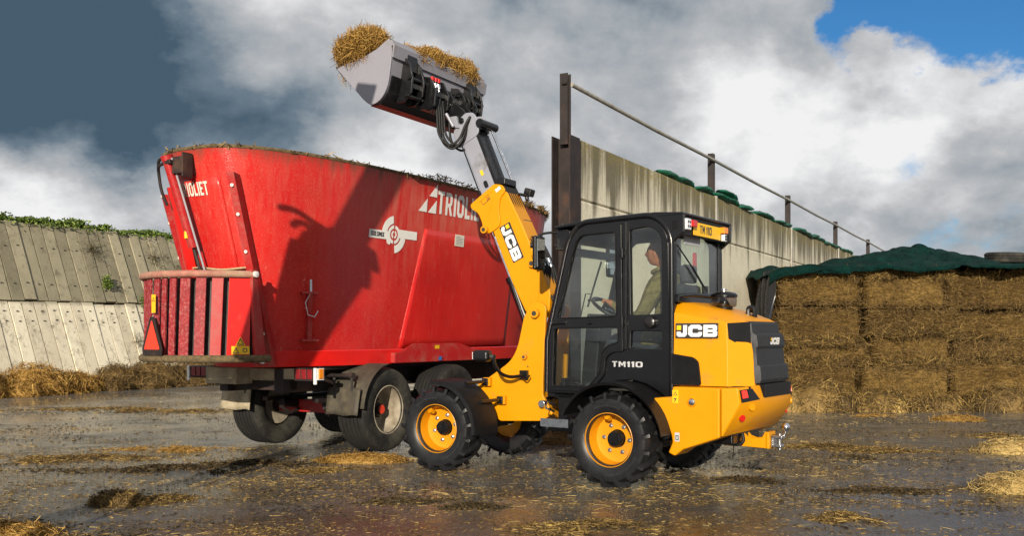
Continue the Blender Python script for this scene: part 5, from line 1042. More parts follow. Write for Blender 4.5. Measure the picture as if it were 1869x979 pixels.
def wagon():
    root = empty('feed_mixer_wagon', GROOT, GANG, label='large red oval feed mixer wagon caked with dust, standing behind the loader', cat='feed wagon')
    B = lambda m, name, mat, par=None, **k: m.build(name, mat, par or root, **k)
    nphi = 200; phis = [2*math.pi*i/nphi for i in range(nphi)]; zs = [.93+(3.0-.93)*i/26 for i in range(27)]
    m = MB(); vs = [tub(p, z) for z in zs for p in phis]+[tub(p, z, -.03) for z in zs for p in phis]; N = nphi; o2 = len(zs)*N; fs = []
    for j in range(len(zs)-1):
        for i in range(N):
            k = (i+1) % N; fs.append((j*N+i, j*N+k, (j+1)*N+k, (j+1)*N+i)); fs.append((o2+j*N+i, o2+(j+1)*N+i, o2+(j+1)*N+k, o2+j*N+k))
    J = len(zs)-1
    for i in range(N): k = (i+1) % N; fs.append((J*N+i, J*N+k, o2+J*N+k, o2+J*N+i))
    fs.append(tuple(range(N))[::-1]); m.add(vs, fs); body = add('tub', m.mesh('tub', fix=False), 'red_dusty', root, ang=50)
    m = MB(); m.tube([tub(p, 2.995, -.012) for p in phis]+[tub(0, 2.995, -.012)], .020, 8, False); B(m, 'rim_edge', 'crust', body)
    # dried feed clinging to the rim
    n = 7000; ph = rng.uniform(0, 2*np.pi, n); den = fbm(ph*6, ph*0, 1.5, 4, 6); nearside = ((ph > np.pi) & (np.cos(ph) > -.55)).astype(float); fw = np.clip((np.cos(ph)+.42)*2.5, 0, 1); keep = rng.random(n) < .05+nearside*fw*np.clip(2.6*(den-.42), .05, 1); ph = ph[keep]; den = den[keep]; ns = nearside[keep]
    P = np.array([tuple(tub(p, 3.0, rng.normal(0, .02))) for p in ph]); P[:, 2] += rng.normal(0, .006, len(ph))+.004+ns*np.maximum(0, den-.42)*.22*rng.random(len(ph)); D = sph(len(ph)); D[:, 2] *= .6
    hang = rng.random(len(ph)) < .22*ns; P[hang, 2] -= .05*rng.random(hang.sum()); D[hang] = D[hang]*.5+np.array([0, 0, -1.])
    B_ = add('rim_feed_crust', np_mesh('crust', [strands(P, D, rng.uniform(.03, .10, len(ph)), rng.uniform(.006, .014, len(ph)), .5)]), 'straw_mixed', body, smooth=False, kind='stuff')
    # base skirt
    m = MB(); vs = []; 
    for off, z in ((.012, 1.085), (.022, 1.075), (.022, .925), (.0, .92)): vs += [tub(p, z, off) for p in phis]
    fs = [(j*N+i, j*N+(i+1) % N, (j+1)*N+(i+1) % N, (j+1)*N+i) for j in range(3) for i in range(N)]; m.add(vs, fs); add('base_skirt', m.mesh(fix=False), 'red_clean', root, ang=40)
    # thin raised side plate, a deeper red than the tub around it
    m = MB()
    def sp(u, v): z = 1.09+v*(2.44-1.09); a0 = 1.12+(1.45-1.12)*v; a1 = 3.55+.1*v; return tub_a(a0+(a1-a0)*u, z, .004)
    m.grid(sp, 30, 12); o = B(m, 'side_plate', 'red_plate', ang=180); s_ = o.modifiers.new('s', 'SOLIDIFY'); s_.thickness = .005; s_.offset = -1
    m = MB(); P = [(.98, .94), (.98, 1.045), (1.12, 1.062), (1.35, 1.145), (2.30, 1.145), (2.62, 1.06), (2.70, 1.045), (2.70, .94)]
    n = len(P); vs = [tub_a(a, z, .024) for a, z in P]+[tub_a(a, z, .085 if z < 1.1 else .03) for a, z in P]; m.add(vs, [tuple(range(n)), tuple(range(2*n-1, n-1, -1))]+[(i, (i+1) % n, n+(i+1) % n, n+i) for i in range(n)]); box = B(m, 'step_box', 'red_frame', bevel=.008)
    def on_tub(name, me, a0, z0, mat, off=.007, par=None, sl=0.0, **k):
        remap(me, lambda x, y, c: tuple(tub_a(a0+x, z0+y+sl*x, off+c))); return add(name, me, mat, par or root, smooth=False, **k)
    def sub_me(me, cuts=2):
        bm = bmesh.new(); bm.from_mesh(me); bmesh.ops.triangulate(bm, faces=bm.faces[:]); bmesh.ops.subdivide_edges(bm, edges=[e for e in bm.edges if e.calc_length() > .05], cuts=cuts); bm.to_mesh(me); bm.free(); return me
    dz = plate_mesh([rect(.09, .05)], .0006); on_tub('warning_label', dz, 1.78, 1.10, 'decal_yellow', .062); dz = plate_mesh([rect(.065, .045)], .0006); on_tub('warning_label', dz, 1.82, .975, 'decal_blue', .09); dz = plate_mesh([rect(.05, .035)], .0006); on_tub('side_reflector', dz, 2.60, .985, 'orange_lens', .09)
    # maker's lettering
    tri = join(plate_mesh([[(0, 0), (.155, 0), (.155, .155)]], .0006), plate_mesh([[(.175, 0), (.335, 0), (.335, .155)]], .0006), plate_mesh([[(.185, .185), (.335, .185), (.335, .335)]], .0006))
    on_tub('logo_triangles', sub_me(tri), 1.30, 2.628, 'white', sl=.0)
    on_tub('maker_lettering', sub_me(word('TRIOLIET', .262, .13, .83)), 1.655, 2.635, 'white', .007)
    # model badge: bar, broken rings and word
    def ringseg(r0, r1, a0, a1, n=14): return [(r1*math.cos(R(a0+(a1-a0)*i/n)), r1*math.sin(R(a0+(a1-a0)*i/n))) for i in range(n+1)]+[(r0*math.cos(R(a1+(a0-a1)*i/n)), r0*math.sin(R(a1+(a0-a1)*i/n))) for i in range(n+1)]
    bd = join(plate_mesh([[(-.395, -.058), (-.12, -.058), (-.105, -.10), (-.06, -.115), (-.05, -.09), (-.10, .03), (-.395, .03)]], .0006), plate_mesh([[(.10, -.03), (.40, -.03), (.40, .062), (.075, .062)]], .0006), plate_mesh([ringseg(.118, .20, 98, 178)], .0006), plate_mesh([ringseg(.118, .20, -82, -10)], .0006), plate_mesh([ringseg(.065, .10, 95, 265)], .0006), plate_mesh([ringseg(.065, .10, -82, 80)], .0006), plate_mesh([ringseg(.022, .045, 105, 250)], .0006), plate_mesh([ringseg(.022, .045, -75, 72)], .0006))
    on_tub('model_badge', sub_me(bd), .905, 2.325, 'white', .007)
    on_tub('model_lettering', sub_me(word('SOLOMIX', .05, .14, .82)), .540, 2.287, 'decal_dark', .0105)
    lb = on_tub('paper_label', plate_mesh([rect(.20, .135)], .0006), 2.15, 2.365, 'white_dirty', .014)
    for k in range(6): on_tub('print_line', plate_mesh([rect(.15 if k else .10, .007)], .0004), 2.15-(.03 if k == 0 else 0), 2.41-k*.018, 'label_grey', .0165, lb)
    # weighing-frame bracket on the side
    c0 = tub_a(-.205, 1.74, .0); m = MB(); t1 = tub_a(-.205, 1.66, .03); t0 = tub_a(-.16, 1.20, .03); out = Vector((-.45, -.9, 0)); sd = Vector((.9, -.45, 0)); 
    def pl(p, q, w, th): p = Vector(p); q = Vector(q); m.hexa([p-sd*w-out*th, p+sd*w-out*th, p+sd*w+out*th, p-sd*w+out*th, q-sd*w-out*th, q+sd*w-out*th, q+sd*w+out*th, q-sd*w+out*th])
    pl(t0, t1, .022, .03); pl(t0+Vector((0, 0, -.02)), t0+Vector((0, 0, .0)), .09, .05); pl(t1+Vector((0, 0, -.01)), t1+Vector((0, 0, .01)), .09, .05); br = B(m, 'support_bracket', 'red_frame')
    m = MB(); pl(t1+out*.035, t1+Vector((0, 0, .13))+out*.035, .011, .008); m.tube([t1+out*.035, t1-sd*.06+out*.05+Vector((0, 0, -.10)), t1-sd*.04+out*.06+Vector((0, 0, -.22)), t1+sd*.03+out*.06+Vector((0, 0, -.24)), t1+sd*.07+out*.05+Vector((0, 0, -.18))], .006, 6); m.build('locking_pin', 'zinc', br)
    # ---- discharge door and its frame at the rear
    def fin(y0, y1, z0, z1, o0, o1, th=.012, name='door_frame_plate', steps=14, mat='red_frame'):
        m = MB(); rows = []
        for i in range(steps+1):
            z = z0+(z1-z0)*i/steps; y = y0+(y1-y0)*i/steps; ph = phi_at(y, z); p = tub(ph, z); q = (tub(ph, z, .05)-p).normalized(); sd_ = Vector((-q.y, q.x, 0))
            fl = sd_*(-.045 if y0 < 0 else .045)
            rows.append([p+q*o0-sd_*th, p+q*o0+sd_*th, p+q*o1+sd_*th, p+q*o1-sd_*th])
        vs = [p for r in rows for p in r]; m.add(vs, [(0, 1, 2, 3), tuple(steps*4+k for k in (3, 2, 1, 0))]+[(i*4+k, i*4+(k+1) % 4, (i+1)*4+(k+1) % 4, (i+1)*4+k) for i in range(steps) for k in range(4)])
        f_ = B(m, name, mat)
        return f_
    f1 = fin(-.40, -.43, .94, 2.74, -.01, .16, .035); f2 = fin(.545, .56, .94, 2.64, -.01, .17, .03)
    for (y0, y1, par) in ((-.40, -.43, f1), (.545, .56, f2)):
        for zz in (1.25, 1.62, 2.02, 2.36, 2.62):
            yy = y0+(y1-y0)*(zz-.94)/1.8; ph = phi_at(yy, zz); p = tub(ph, zz); q = (tub(ph, zz, .05)-p).normalized(); m = MB(); m.cyl(p+q*.10, p+q*.178, .016, n=8); m.build('frame_bolt', 'white_dirty', par)
    m = MB()
    def dr(u, v): z = 1.0+v*1.72; y = -.30+u*.70; return tub(phi_at(y, z), z, .014)
    m.grid(dr, 20, 20); o = B(m, 'discharge_door', 'red_dusty', ang=180); s2 = o.modifiers.new('s', 'SOLIDIFY'); s2.thickness = .015; s2.offset = -1
    m = MB()
    def dr2(u, v): z = 1.0+v*1.66; y = .20+u*.24; return tub(phi_at(y, z), z, .035+.05*math.sin(math.pi*u))
    m.grid(dr2, 12, 16); B(m, 'door_guide', 'red_clean', ang=180)
    me = word('TRIOLIET', .135, .13, .83); tri2 = join(plate_mesh([[(0, 0), (.07, 0), (.07, .08)]], .0006), plate_mesh([[(.08, 0), (.15, 0), (.15, .075)]], .0006), plate_mesh([[(.08, .09), (.15, .09), (.15, .17)]], .0006))
    remap(me, lambda x, y, c: (x+.16, y, c)); me = sub_me(join(me, tri2)); remap(me, lambda x, y, c: tuple(tub(phi_at(.33-x*.70, 2.56+y*.92), 2.56+y*.92, .022+.03*max(0, 1-x/.2)+c))); add('maker_lettering', me, 'white_dirty', root, smooth=False)
    a, b = tub(phi_at(.14, 2.88), 2.88, .13), tub(phi_at(.075, 1.95), 1.95, .10)
    m = MB(); m.cyl(a, a.lerp(b, .86), .048, n=16); m.cyl(a+(a-b)*.05, a, .056, n=16); cy = B(m, 'door_cylinder', 'red_frame')
    m = MB(); m.cyl(a.lerp(b, .8), b+(b-a)*.25, .016, n=12); m.build('piston_rod', 'steel_dark', cy)
    m = MB(); e = Vector((.0, -.06, 0)); m.tube([a+e+(a-b)*.02, b+e+(b-a)*.2], .010, 8); m.build('guide_rod', 'label_grey', cy)
    m = MB(); q = a.lerp(b, .70); m.cyl(q+Vector((-.03, 0, .07)), q+Vector((-.03, 0, -.07)), .02, n=10); m.build('warning_sleeve', 'decal_yellow', cy)
    m = MB(); p = tub(phi_at(.06, 2.84), 2.84, .06); M_ = Matrix.Translation(p); m.box(-.08, .08, -.11, .04, -.09, .07, M_); m.box(-.10, .02, -.13, -.11, -.13, .10, M_); m.box(-.12, .0, .02, .10, .0, .04, M_); B(m, 'door_motor_bracket', 'steel_brown', bevel=.006)
    m = MB()
    for k in range(2): m.tube(spline([a+Vector((-.02, .04, .02-.05*k)), a+Vector((-.02, .10, .0-.05*k)), a+Vector((.02, .15, -.10)), a+Vector((.06, .16, -.26)), a+Vector((.12, .15, -.40))], 6), .015, 8)
    B(m, 'door_hoses', 'steel_brown')
    m = MB(); rp = [tub(phi_at(y, 1.88), 1.88+.015*math.sin(9*y), .05) for y in np.linspace(.5, -.42, 20)]; m.tube(rp, .010, 6); B(m, 'rope', 'rope')
    m = MB(); m.grid(lambda u, v: tub(phi_at(-.42+u*.95, .95+v*.9), .95+v*.9, .02), 16, 4); B(m, 'door_sill', 'steel_dark', ang=180)  # dark colour supplies the shade seen between the guard slats
    # ---- slatted guard round the rear end
    gpath = spline([(-.98, .80, 0), (-1.27, .47, 0), (-1.38, .05, 0), (-1.25, -.38, 0), (-.93, -.66, 0)], 20)
    g = lambda t, z: Vector((gpath[int(round(t*80))].x, gpath[int(round(t*80))].y, z))
    m = MB(); m.tube([Vector((p.x, p.y, 1.80)) for p in gpath[::4]], .034, 10); gt = B(m, 'guard_rail_tube', 'tube_dusty'); m = MB(); m.tube([Vector((p.x, p.y, 1.02)) for p in gpath[::4]]+[Vector((-.80, -.70, 1.02))], .036, 10); B(m, 'guard_rail_tube', 'crust')
    def gf(t, z): f = max(0, min(1, t))*80; i0 = min(79, int(f)); p = gpath[i0].lerp(gpath[i0+1], f-i0); return Vector((p.x, p.y, z))
    # dark sheet standing in for the shade behind the slats
    m = MB(); m.grid(lambda u, v: gf(.06+u*.92, 1.03+v*.74)*.90+Vector((-.035, .005, .10*(1.03+v*.74))), 24, 2); B(m, 'slat_gap_shade', 'steel_dark', ang=180)
    for i, (t0, t1, mt) in enumerate(((.09, .15, 'slat_red'), (.18, .25, 'slat_red'), (.30, .36, 'slat_red'), (.40, .45, 'slat_red'), (.475, .51, 'slat_red'), (.535, .575, 'slat_red'), (.60, .655, 'slat_red'), (.685, .74, 'slat_red'), (.77, .825, 'red_frame'), (.85, .965, 'red_clean'))):
        m = MB(); ctr = Vector((-.5, .05, 0)); P = []
        lean = .02 if i > 3 else 0
        for z in (1.035, 1.785):
            a_, b_ = gf(t0-(0 if z > 1.5 else .015), z), gf(t1-(0 if z > 1.5 else .015), z); ia, ib = (a_-ctr), (b_-ctr); ia.z = ib.z = 0
            P += [a_-ia.normalized()*.012, b_-ib.normalized()*.012, b_-ib.normalized()*.034, a_-ia.normalized()*.034]
        m.hexa(P); B(m, 'guard_slat', mt, bevel=.004)
    # end bracket of the guard
    m = MB(); pA, pB = g(1, 1.80), g(1, 1.02); m.hexa([pB+Vector((0, 0, -.06)), pB+Vector((.16, .02, -.06)), pB+Vector((.16, .06, -.06)), pB+Vector((0, .04, -.06)), pA+Vector((-.05, .0, .05)), pA+Vector((.03, .02, .05)), pA+Vector((.03, .06, .05)), pA+Vector((-.05, .04, .05))]); ge = B(m, 'guard_end_plate', 'red_frame', bevel=.006)
    for p in (pA+Vector((-.01, -.005, .0)), pB+Vector((.07, -.005, -.02))): m = MB(); m.cyl(p+Vector((0, .03, 0)), p+Vector((-.012, -.022, 0)), .028, n=14); m.build('white_disc', 'white', ge)
    # triangle reflector and labels on the guard
    fx = (g(.50, 1)-g(.38, 1)).normalized(); up = Vector((0, 0, 1)); oo = g(.43, 1.22)
    rf = decal('slow_vehicle_triangle', plate_mesh([rounded([(-.155, -.17), (.155, -.17), (.165, -.11), (.035, .19), (-.035, .19), (-.165, -.11)], .01)], .004), oo, fx, up, 'steel_brown', root, .03)
    decal('triangle_face', plate_mesh([rounded([(-.13, -.115), (.13, -.115), (0, .165)], .02)], .002), oo, fx, up, 'reflector_red', rf, .036)
    decal('warning_label', plate_mesh([rect(.065, .17)], .001), g(.44, 1.53), fx, up, 'decal_yellow', root, .03)
    decal('label_symbol', plate_mesh([[(-.022, .02), (.022, .02), (0, .06)], [(-.014, .025), (.014, .025), (0, .05)]], .0006), g(.44, 1.53), fx, up, 'decal_dark', root, .032)
    fx2 = (g(.95, 1)-g(.86, 1)).normalized(); q = g(.905, 1.10)
    for dx, dz, w_, h_ in ((0, 0, .16, .075),): decal('warning_label', plate_mesh([rect(w_, h_)], .001), q, fx2, up, 'decal_yellow', root, .012)
    decal('warning_label', plate_mesh([[(-.045, .042), (.045, .042), (0, .125)], ], .001), q, fx2, up, 'decal_yellow', root, .012)
    decal('label_symbol', join(plate_mesh([[(-.07, -.03), (-.01, -.03), (-.04, .028)], [(-.06, -.024), (-.02, -.024), (-.04, .015)]], .0006), plate_mesh([ringseg(.015, .022, 0, 350)], .0006) if False else plate_mesh([[(.02+.022*math.cos(R(a))+.02, .022*math.sin(R(a))) for a in range(0, 360, 30)], [(.02+.014*math.cos(R(a))+.02, .014*math.sin(R(a))) for a in range(0, 360, 30)]], .0006), plate_mesh([[(-.035, .05), (.035, .05), (0, .112)], [(-.024, .056), (.024, .056), (0, .098)]], .0006)), q, fx2, up, 'decal_dark', root, .014)
    # ---- chassis, lamps, flaps
    m = MB()
    for y in (.38, -.38): m.box(-.35, 6.2, y-.06, y+.06, .66, .90)
    for x in (-.2, .72, 2.0, 3.4, 5.0): m.box(x-.06, x+.06, -.44, .44, .68, .88)
    m.box(.0, 5.0, -.60, .60, .88, .925); B(m, 'chassis', 'steel_brown', bevel=.008)  # dark brown stands in for the deep shade under the tub
    m = MB(); m.hexa([(5.6, -.30, .62), (7.6, -.07, .58), (7.6, .07, .58), (5.6, .30, .62), (5.6, -.30, .86), (7.6, -.07, .74), (7.6, .07, .74), (5.6, .30, .86)]); m.cyl((7.6, 0, .55), (7.6, 0, .75), .10, n=16); B(m, 'drawbar', 'red_frame', bevel=.01)
    m = MB(); m.box(-.34, -.25, -.60, .10, .80, .905); m.box(-.52, -.30, .02, .46, .745, .915); m.box(-.30, -.05, -.30, .30, .78, .88); cb = B(m, 'rear_crossbar', 'mud_beige', bevel=.008)
    for s in (1, -1):
        y0, y1 = (-.86, -.60) if s < 0 else (.60, .86)
        m = MB(); m.box(-.37, -.24, y0, y1, .79, .915); lp = B(m, 'rear_lamp_cluster', 'steel_brown', bevel=.008)
        for k in range(3): m = MB(); yy = y0+.05+k*.075; m.box(-.379, -.368, yy-.030, yy+.030, .81, .905); m.build('lamp_lens', 'lens_shaded', lp, bevel=.005)
        yy = y0 if s < 0 else y1; m = MB(); m.box(-.36, -.26, yy-.035, yy-.002, .80, .915) if s < 0 else m.box(-.36, -.26, yy+.002, yy+.035, .80, .915); m.box(-.38, -.362, yy-.035 if s < 0 else yy, yy if s < 0 else yy+.035, .76, .92); m.build('marker_housing', 'white', lp, bevel=.005)
        m = MB(); m.box(-.34, -.28, yy-.045 if s < 0 else yy+.03, yy-.03 if s < 0 else yy+.045, .815, .91); m.build('marker_lens', 'orange_lens', lp, bevel=.004)
    # wheels
    tm, rm, hm, cm, nm = make_wagon_wheel()
    for x in (.72, 2.02):
        m = MB(); m.box(x-.07, x+.07, -.58, .58, .38, .52); ax_ = B(m, 'axle', 'red_frame', bevel=.01)
        for y in (.45, -.45): m = MB(); m.cyl((x-.30, y*.7, .50), (x-.02, y*.7, .47), .05, n=12); m.tube([(x-.32, y*.7, .46), (x-.2, y*.6, .38), (x, y*.6, .44)], .018, 6); m.box(x-.5, x+.5, y*.8-.035, y*.8+.035, .53, .57); m.build('brake_actuator', 'steel_brown', ax_)
        for s in (1, -1):
            w = bpy.data.objects.new('wheel', tm); COL.objects.link(w); w.parent = root; w.location = (x, s*.76, .446); w.rotation_euler = (0, random.random()*6, math.pi if s < 0 else 0)
            for nm_, me_ in (('rim', rm), ('hub', hm), ('hub_cap', cm)): o = bpy.data.objects.new(nm_, me_); COL.objects.link(o); o.parent = w
            for k in range(8): o = bpy.data.objects.new('wheel_nut', nm); COL.objects.link(o); o.parent = w; o.location = (.13*math.cos(k*math.pi/4), 0.01, .13*math.sin(k*math.pi/4))
    # mudguards and flaps
    for s in (1, -1):
        m = MB(); A = arc(.72, .446, .50, 100, 175, 12)
        for k in range(len(A)-1):
            p, q = A[k], A[k+1]; a_ = (.72+(p[0]-.72)*.965, .446+(p[1]-.446)*.965); b_ = (.72+(q[0]-.72)*.965, .446+(q[1]-.446)*.965); y0, y1 = s*.54, s*.985
            m.hexa([(a_[0], y0, a_[1]), (b_[0], y0, b_[1]), (b_[0], y1, b_[1]), (a_[0], y1, a_[1]), (p[0], y0, p[1]), (q[0], y0, q[1]), (q[0], y1+s*.01, q[1]), (p[0], y1+s*.01, p[1])])
        if s > 0: m = MB(); m.hexa([(.18, .52, .70), (.20, .52, .70), (.20, .98, .70), (.18, .98, .70), (.20, .52, .82), (.22, .52, .82), (.22, .98, .82), (.20, .98, .82)])
        me = m.mesh(); bm = bmesh.new(); bm.from_mesh(me); bmesh.ops.remove_doubles(bm, verts=bm.verts[:], dist=.0005); bm.to_mesh(me); bm.free(); o = add('mudguard', me, 'rubber_mud' if s < 0 else 'mud_beige', root, ang=50)
        m = MB(); zb = .42
        m.grid(lambda u, v: (.205-.035*v+.02*math.sin(u*5)*v, s*(.54+.43*u), .70-v*(.70-zb)+.008*math.sin(u*9)*v), 8, 6); fl = B(m, 'mud_flap', 'rubber_mud' if s < 0 else 'mud_beige', ang=180); sd2 = fl.modifiers.new('s', 'SOLIDIFY'); sd2.thickness = .008
        for yy in (.63, .86): m = MB(); m.box(.19, .20, s*yy-.014, s*yy+.014, .60, .80); m.build('flap_clamp', 'steel_dark', fl)
        m = MB(); m.cyl((.25, s*.30, .82), (.25, s*.80, .82), .022, n=12); m.cyl((.25, s*.80, .82), (.25, s*.84, .82), .035, n=12); B(m, 'mudguard_stay', 'steel_brown')
    return root
wagon()

# ------------------------------------------------------------------ driver
def driver():
    V = []; E = []; RAD = []
    def chain(pts, start=None):
        prev = start
        for p, r in pts:
            V.append(p); RAD.append(r); i = len(V)-1
            if prev is not None: E.append((prev, i))
            prev = i
        return prev
    pel = chain([((-.13, 0, 1.20), .15)]); sp = chain([((-.165, 0, 1.36), .145), ((-.165, 0, 1.52), .155)], pel); ch = chain([((-.14, 0, 1.66), .155)], sp); chain([((-.10, 0, 1.78), .075), ((-.075, 0, 1.86), .062)], ch)
    for s in (1, -1):
        sh = chain([((-.13, s*.15, 1.68), .10), ((-.12, s*.215, 1.64), .085)], ch)
        if s > 0: hand = chain([((-.06, .27, 1.46), .068), ((.02, .27, 1.37), .062), ((.16, .22, 1.43), .050), ((.30, .175, 1.51), .036), ((.345, .165, 1.535), .030)], sh); d = Vector((.9, -.1, .35)).normalized()
        else: hand = chain([((-.12, -.30, 1.44), .066), ((-.10, -.31, 1.36), .060), ((.0, -.335, 1.38), .045), ((.045, -.34, 1.43), .034), ((.065, -.34, 1.455), .030)], sh); d = Vector((.8, 0, .2)).normalized()
        hp = Vector(V[hand])
        for k in range(4):
            off = Vector((0, (-.027+.018*k)*(1 if s > 0 else 1), 0)); L = (.030, .034, .033, .027)[k]
            a = hp+off+d*.028; b = a+d*L+Vector((0, 0, -.004)); c = b+d*L*.35+Vector((0, 0, -L*.85)); e = c+Vector((-L*.7, 0, -L*.25)); chain([(tuple(a), .0105), (tuple(b), .0095), (tuple(c), .009), (tuple(e), .008)], hand)
        t0 = hp+Vector((.005, -.034*s, -.005)); chain([(tuple(t0), .012), (tuple(t0+d*.022+Vector((0, -.006*s, -.022))), .011), (tuple(t0+d*.035+Vector((0, 0, -.045))), .009)], hand)
        kn = chain([((-.06, s*.10, 1.19), .105), ((.14, s*.12, 1.20), .090), ((.33, s*.135, 1.19), .070)], pel); chain([((.38, s*.135, 1.02), .062), ((.43, s*.135, .84), .045), ((.50, s*.14, .79), .045), ((.60, s*.15, .775), .038)], kn)
    me = bpy.data.meshes.new('skel'); me.from_pydata(V, E, []); o = bpy.data.objects.new('skel', me); COL.objects.link(o)
    sk = o.modifiers.new('s', 'SKIN'); sk.use_smooth_shade = True
    for i, r in enumerate(RAD): me.skin_vertices[0].data[i].radius = (r, r)
    me.skin_vertices[0].data[0].use_root = True
    sb = o.modifiers.new('b', 'SUBSURF'); sb.levels = 1; sb.render_levels = 1
    dg = bpy.context.evaluated_depsgraph_get(); body = bpy.data.meshes.new_from_object(o.evaluated_get(dg)); bpy.data.objects.remove(o)
    # head, facing +x
    m = MB(); hc = Vector((-.045, 0, 1.955))
    def hd(u, v):
        th = (u-.5)*2*math.pi; la = (v-.5)*math.pi; ca = math.cos(la); dx, dy, dz = math.cos(th)*ca, math.sin(th)*ca, math.sin(la)
        x, y, z = dx*.098, dy*.078, dz*.112
        fr = max(0, dx)
        if dz < 0: y *= 1+.28*dz; x += .012*fr*(-dz); 
        g = lambda yy, zz, sy, sz: math.exp(-((y-yy)/sy)**2-((z-zz)/sz)**2)*(1 if dx > 0 else 0)
        x += .026*g(0, -.012, .014, .020)+.012*g(0, .010, .010, .020)+.008*g(0, .035, .05, .010)-.012*(g(.032, .012, .014, .011)+g(-.032, .012, .014, .011))+.009*g(0, -.052, .022, .007)+.008*g(0, -.066, .020, .007)-.004*g(0, -.059, .022, .003)+.014*g(0, -.095, .022, .016)
        if dx < -.2: x -= .006*max(0, dz)
        e = math.exp(-((x+.008)/.016)**2-((z+.004)/.028)**2); y += math.copysign(.016, y)*e if abs(dy) > .6 else 0
        return hc+Vector((x, y, z))
    m.grid(hd, 56, 40); hm = m.mesh(); jm = join(body, hm); o = bpy.data.objects.new('j', jm); COL.objects.link(o); rm = o.modifiers.new('r', 'REMESH'); rm.mode = 'VOXEL'; rm.voxel_size = .0065; rm.use_smooth_shade = True
    dg = bpy.context.evaluated_depsgraph_get(); me = bpy.data.meshes.new_from_object(o.evaluated_get(dg)); bpy.data.objects.remove(o); me.materials.clear()
    for k in ('jacket', 'skin', 'trousers'): me.materials.append(MAT[k])
    n = len(me.polygons); cc = np.empty(n*3); me.polygons.foreach_get('center', cc); cc = cc.reshape(n, 3); mi = np.zeros(n, np.int32)
    mi[cc[:, 2] > 1.815] = 1; mi[((cc[:, 0] > .295) & (cc[:, 1] > .05) & (cc[:, 2] > 1.40))] = 1; mi[((cc[:, 0] > .025) & (cc[:, 1] < -.27) & (cc[:, 2] > 1.39))] = 1
    mi[(cc[:, 2] < 1.16) | ((cc[:, 0] > .02) & (cc[:, 2] < 1.31) & (abs(cc[:, 1]) < .24))] = 2; me.polygons.foreach_set('material_index', mi)
    p = add('person', me, None, None, ang=180, label='driver in an olive jacket sitting in the cab, looking forward', cat='person'); p.matrix_world = LM
    m = MB()
    def hr(u, v):
        th = (u-.5)*2*math.pi; l0 = -.16+min(.40, .5*max(0, math.cos(th)+.5)); la = (l0+v*(.5-l0))*math.pi; w = 1.07+.025*math.sin(th*9+v*14)+.02*math.sin(th*23)
        la = min(la, math.pi/2); ca = math.cos(la); return hc+Vector((math.cos(th)*ca*.101*w-.004, math.sin(th)*ca*.081*w, math.sin(la)*.114*w))
    m.grid(hr, 40, 12); m.build('hair', 'hair', p, ang=180)
    for s in (1, -1): m = MB(); m.lathe([(0, .006), (.005, .004), (.006, 0), (.004, -.005), (0, -.006)], 10, 'x', (hc.x+.082, s*.031, hc.z+.011), closed=False); m.build('eye', 'decal_dark', p)
    m = MB(); m.tube([(-.085+.072*math.cos(a)+.01, .078*math.sin(a), 1.805+.022*math.cos(a+math.pi)) for a in [2*math.pi*i/24 for i in range(25)]], .018, 8, False); m.build('collar', 'jacket', p)
driver()

# ------------------------------------------------------------------ straw
def wfr(x, y, z): return tuple(FM @ Vector((x, y, z)))
def bucket_straw():
    bl = [wfr(1.84, .66, 3.96)+(.27, .25, .16), wfr(1.70, .74, 4.03)+(.20, .16, .12), wfr(1.94, .60, 3.88)+(.16, .22, .13)]
    heap('straw_load', 'golden straw spilling over the near end of the raised bucket', 'straw', bl, 9000, .16, .0042, 'straw_gold', 'straw_gold', 'straw in the bucket', kind='hang', droop=.8)
    bl = [wfr(1.60, .30, 3.93)+(.26, .30, .13), wfr(1.52, .02, 3.98)+(.20, .26, .145), wfr(1.53, -.25, 3.97)+(.22, .24, .15), wfr(1.50, -.52, 3.975)+(.20, .24, .17), wfr(1.55, -.66, 3.92)+(.2, .14, .15)]
    heap('straw_load', 'golden straw heaped along the top edge of the raised bucket', 'straw', bl, 12000, .12, .0042, 'straw_gold', 'straw_gold', 'straw in the bucket', kind='hang')
bucket_straw()
def hanging_straw():
    n = 520; t = rng.random(n); y = .78-rng.random(n)*.55; x = 2.02-.05*rng.random(n)-.16*(t < .3)*t; z = 3.80-rng.random(n)**1.6*.10+.10*(t < .3)
    P = np.array([wfr(a, b, c) for a, b, c in zip(x, y, z)]); D = sph(n)*.55+np.array([0, 0, -1.]); P2 = np.array([wfr(1.36-.02*rng.random(), q, 3.95-.06*rng.random()**2) for q in rng.uniform(-.75, .05, 220)]); D2 = sph(220)*.6+np.array([0, 0, -1.])
    add('hanging_stalks', np_mesh('hang', [strands(P, D, rng.uniform(.05, .19, n), rng.uniform(.0025, .0045, n), .3), strands(P2, D2, rng.uniform(.04, .12, 220), .0035, .3)]), 'straw_gold', smooth=False, label='thin loose straw stalks hanging over the edges of the raised bucket', cat='straw', kind='stuff')
hanging_straw()
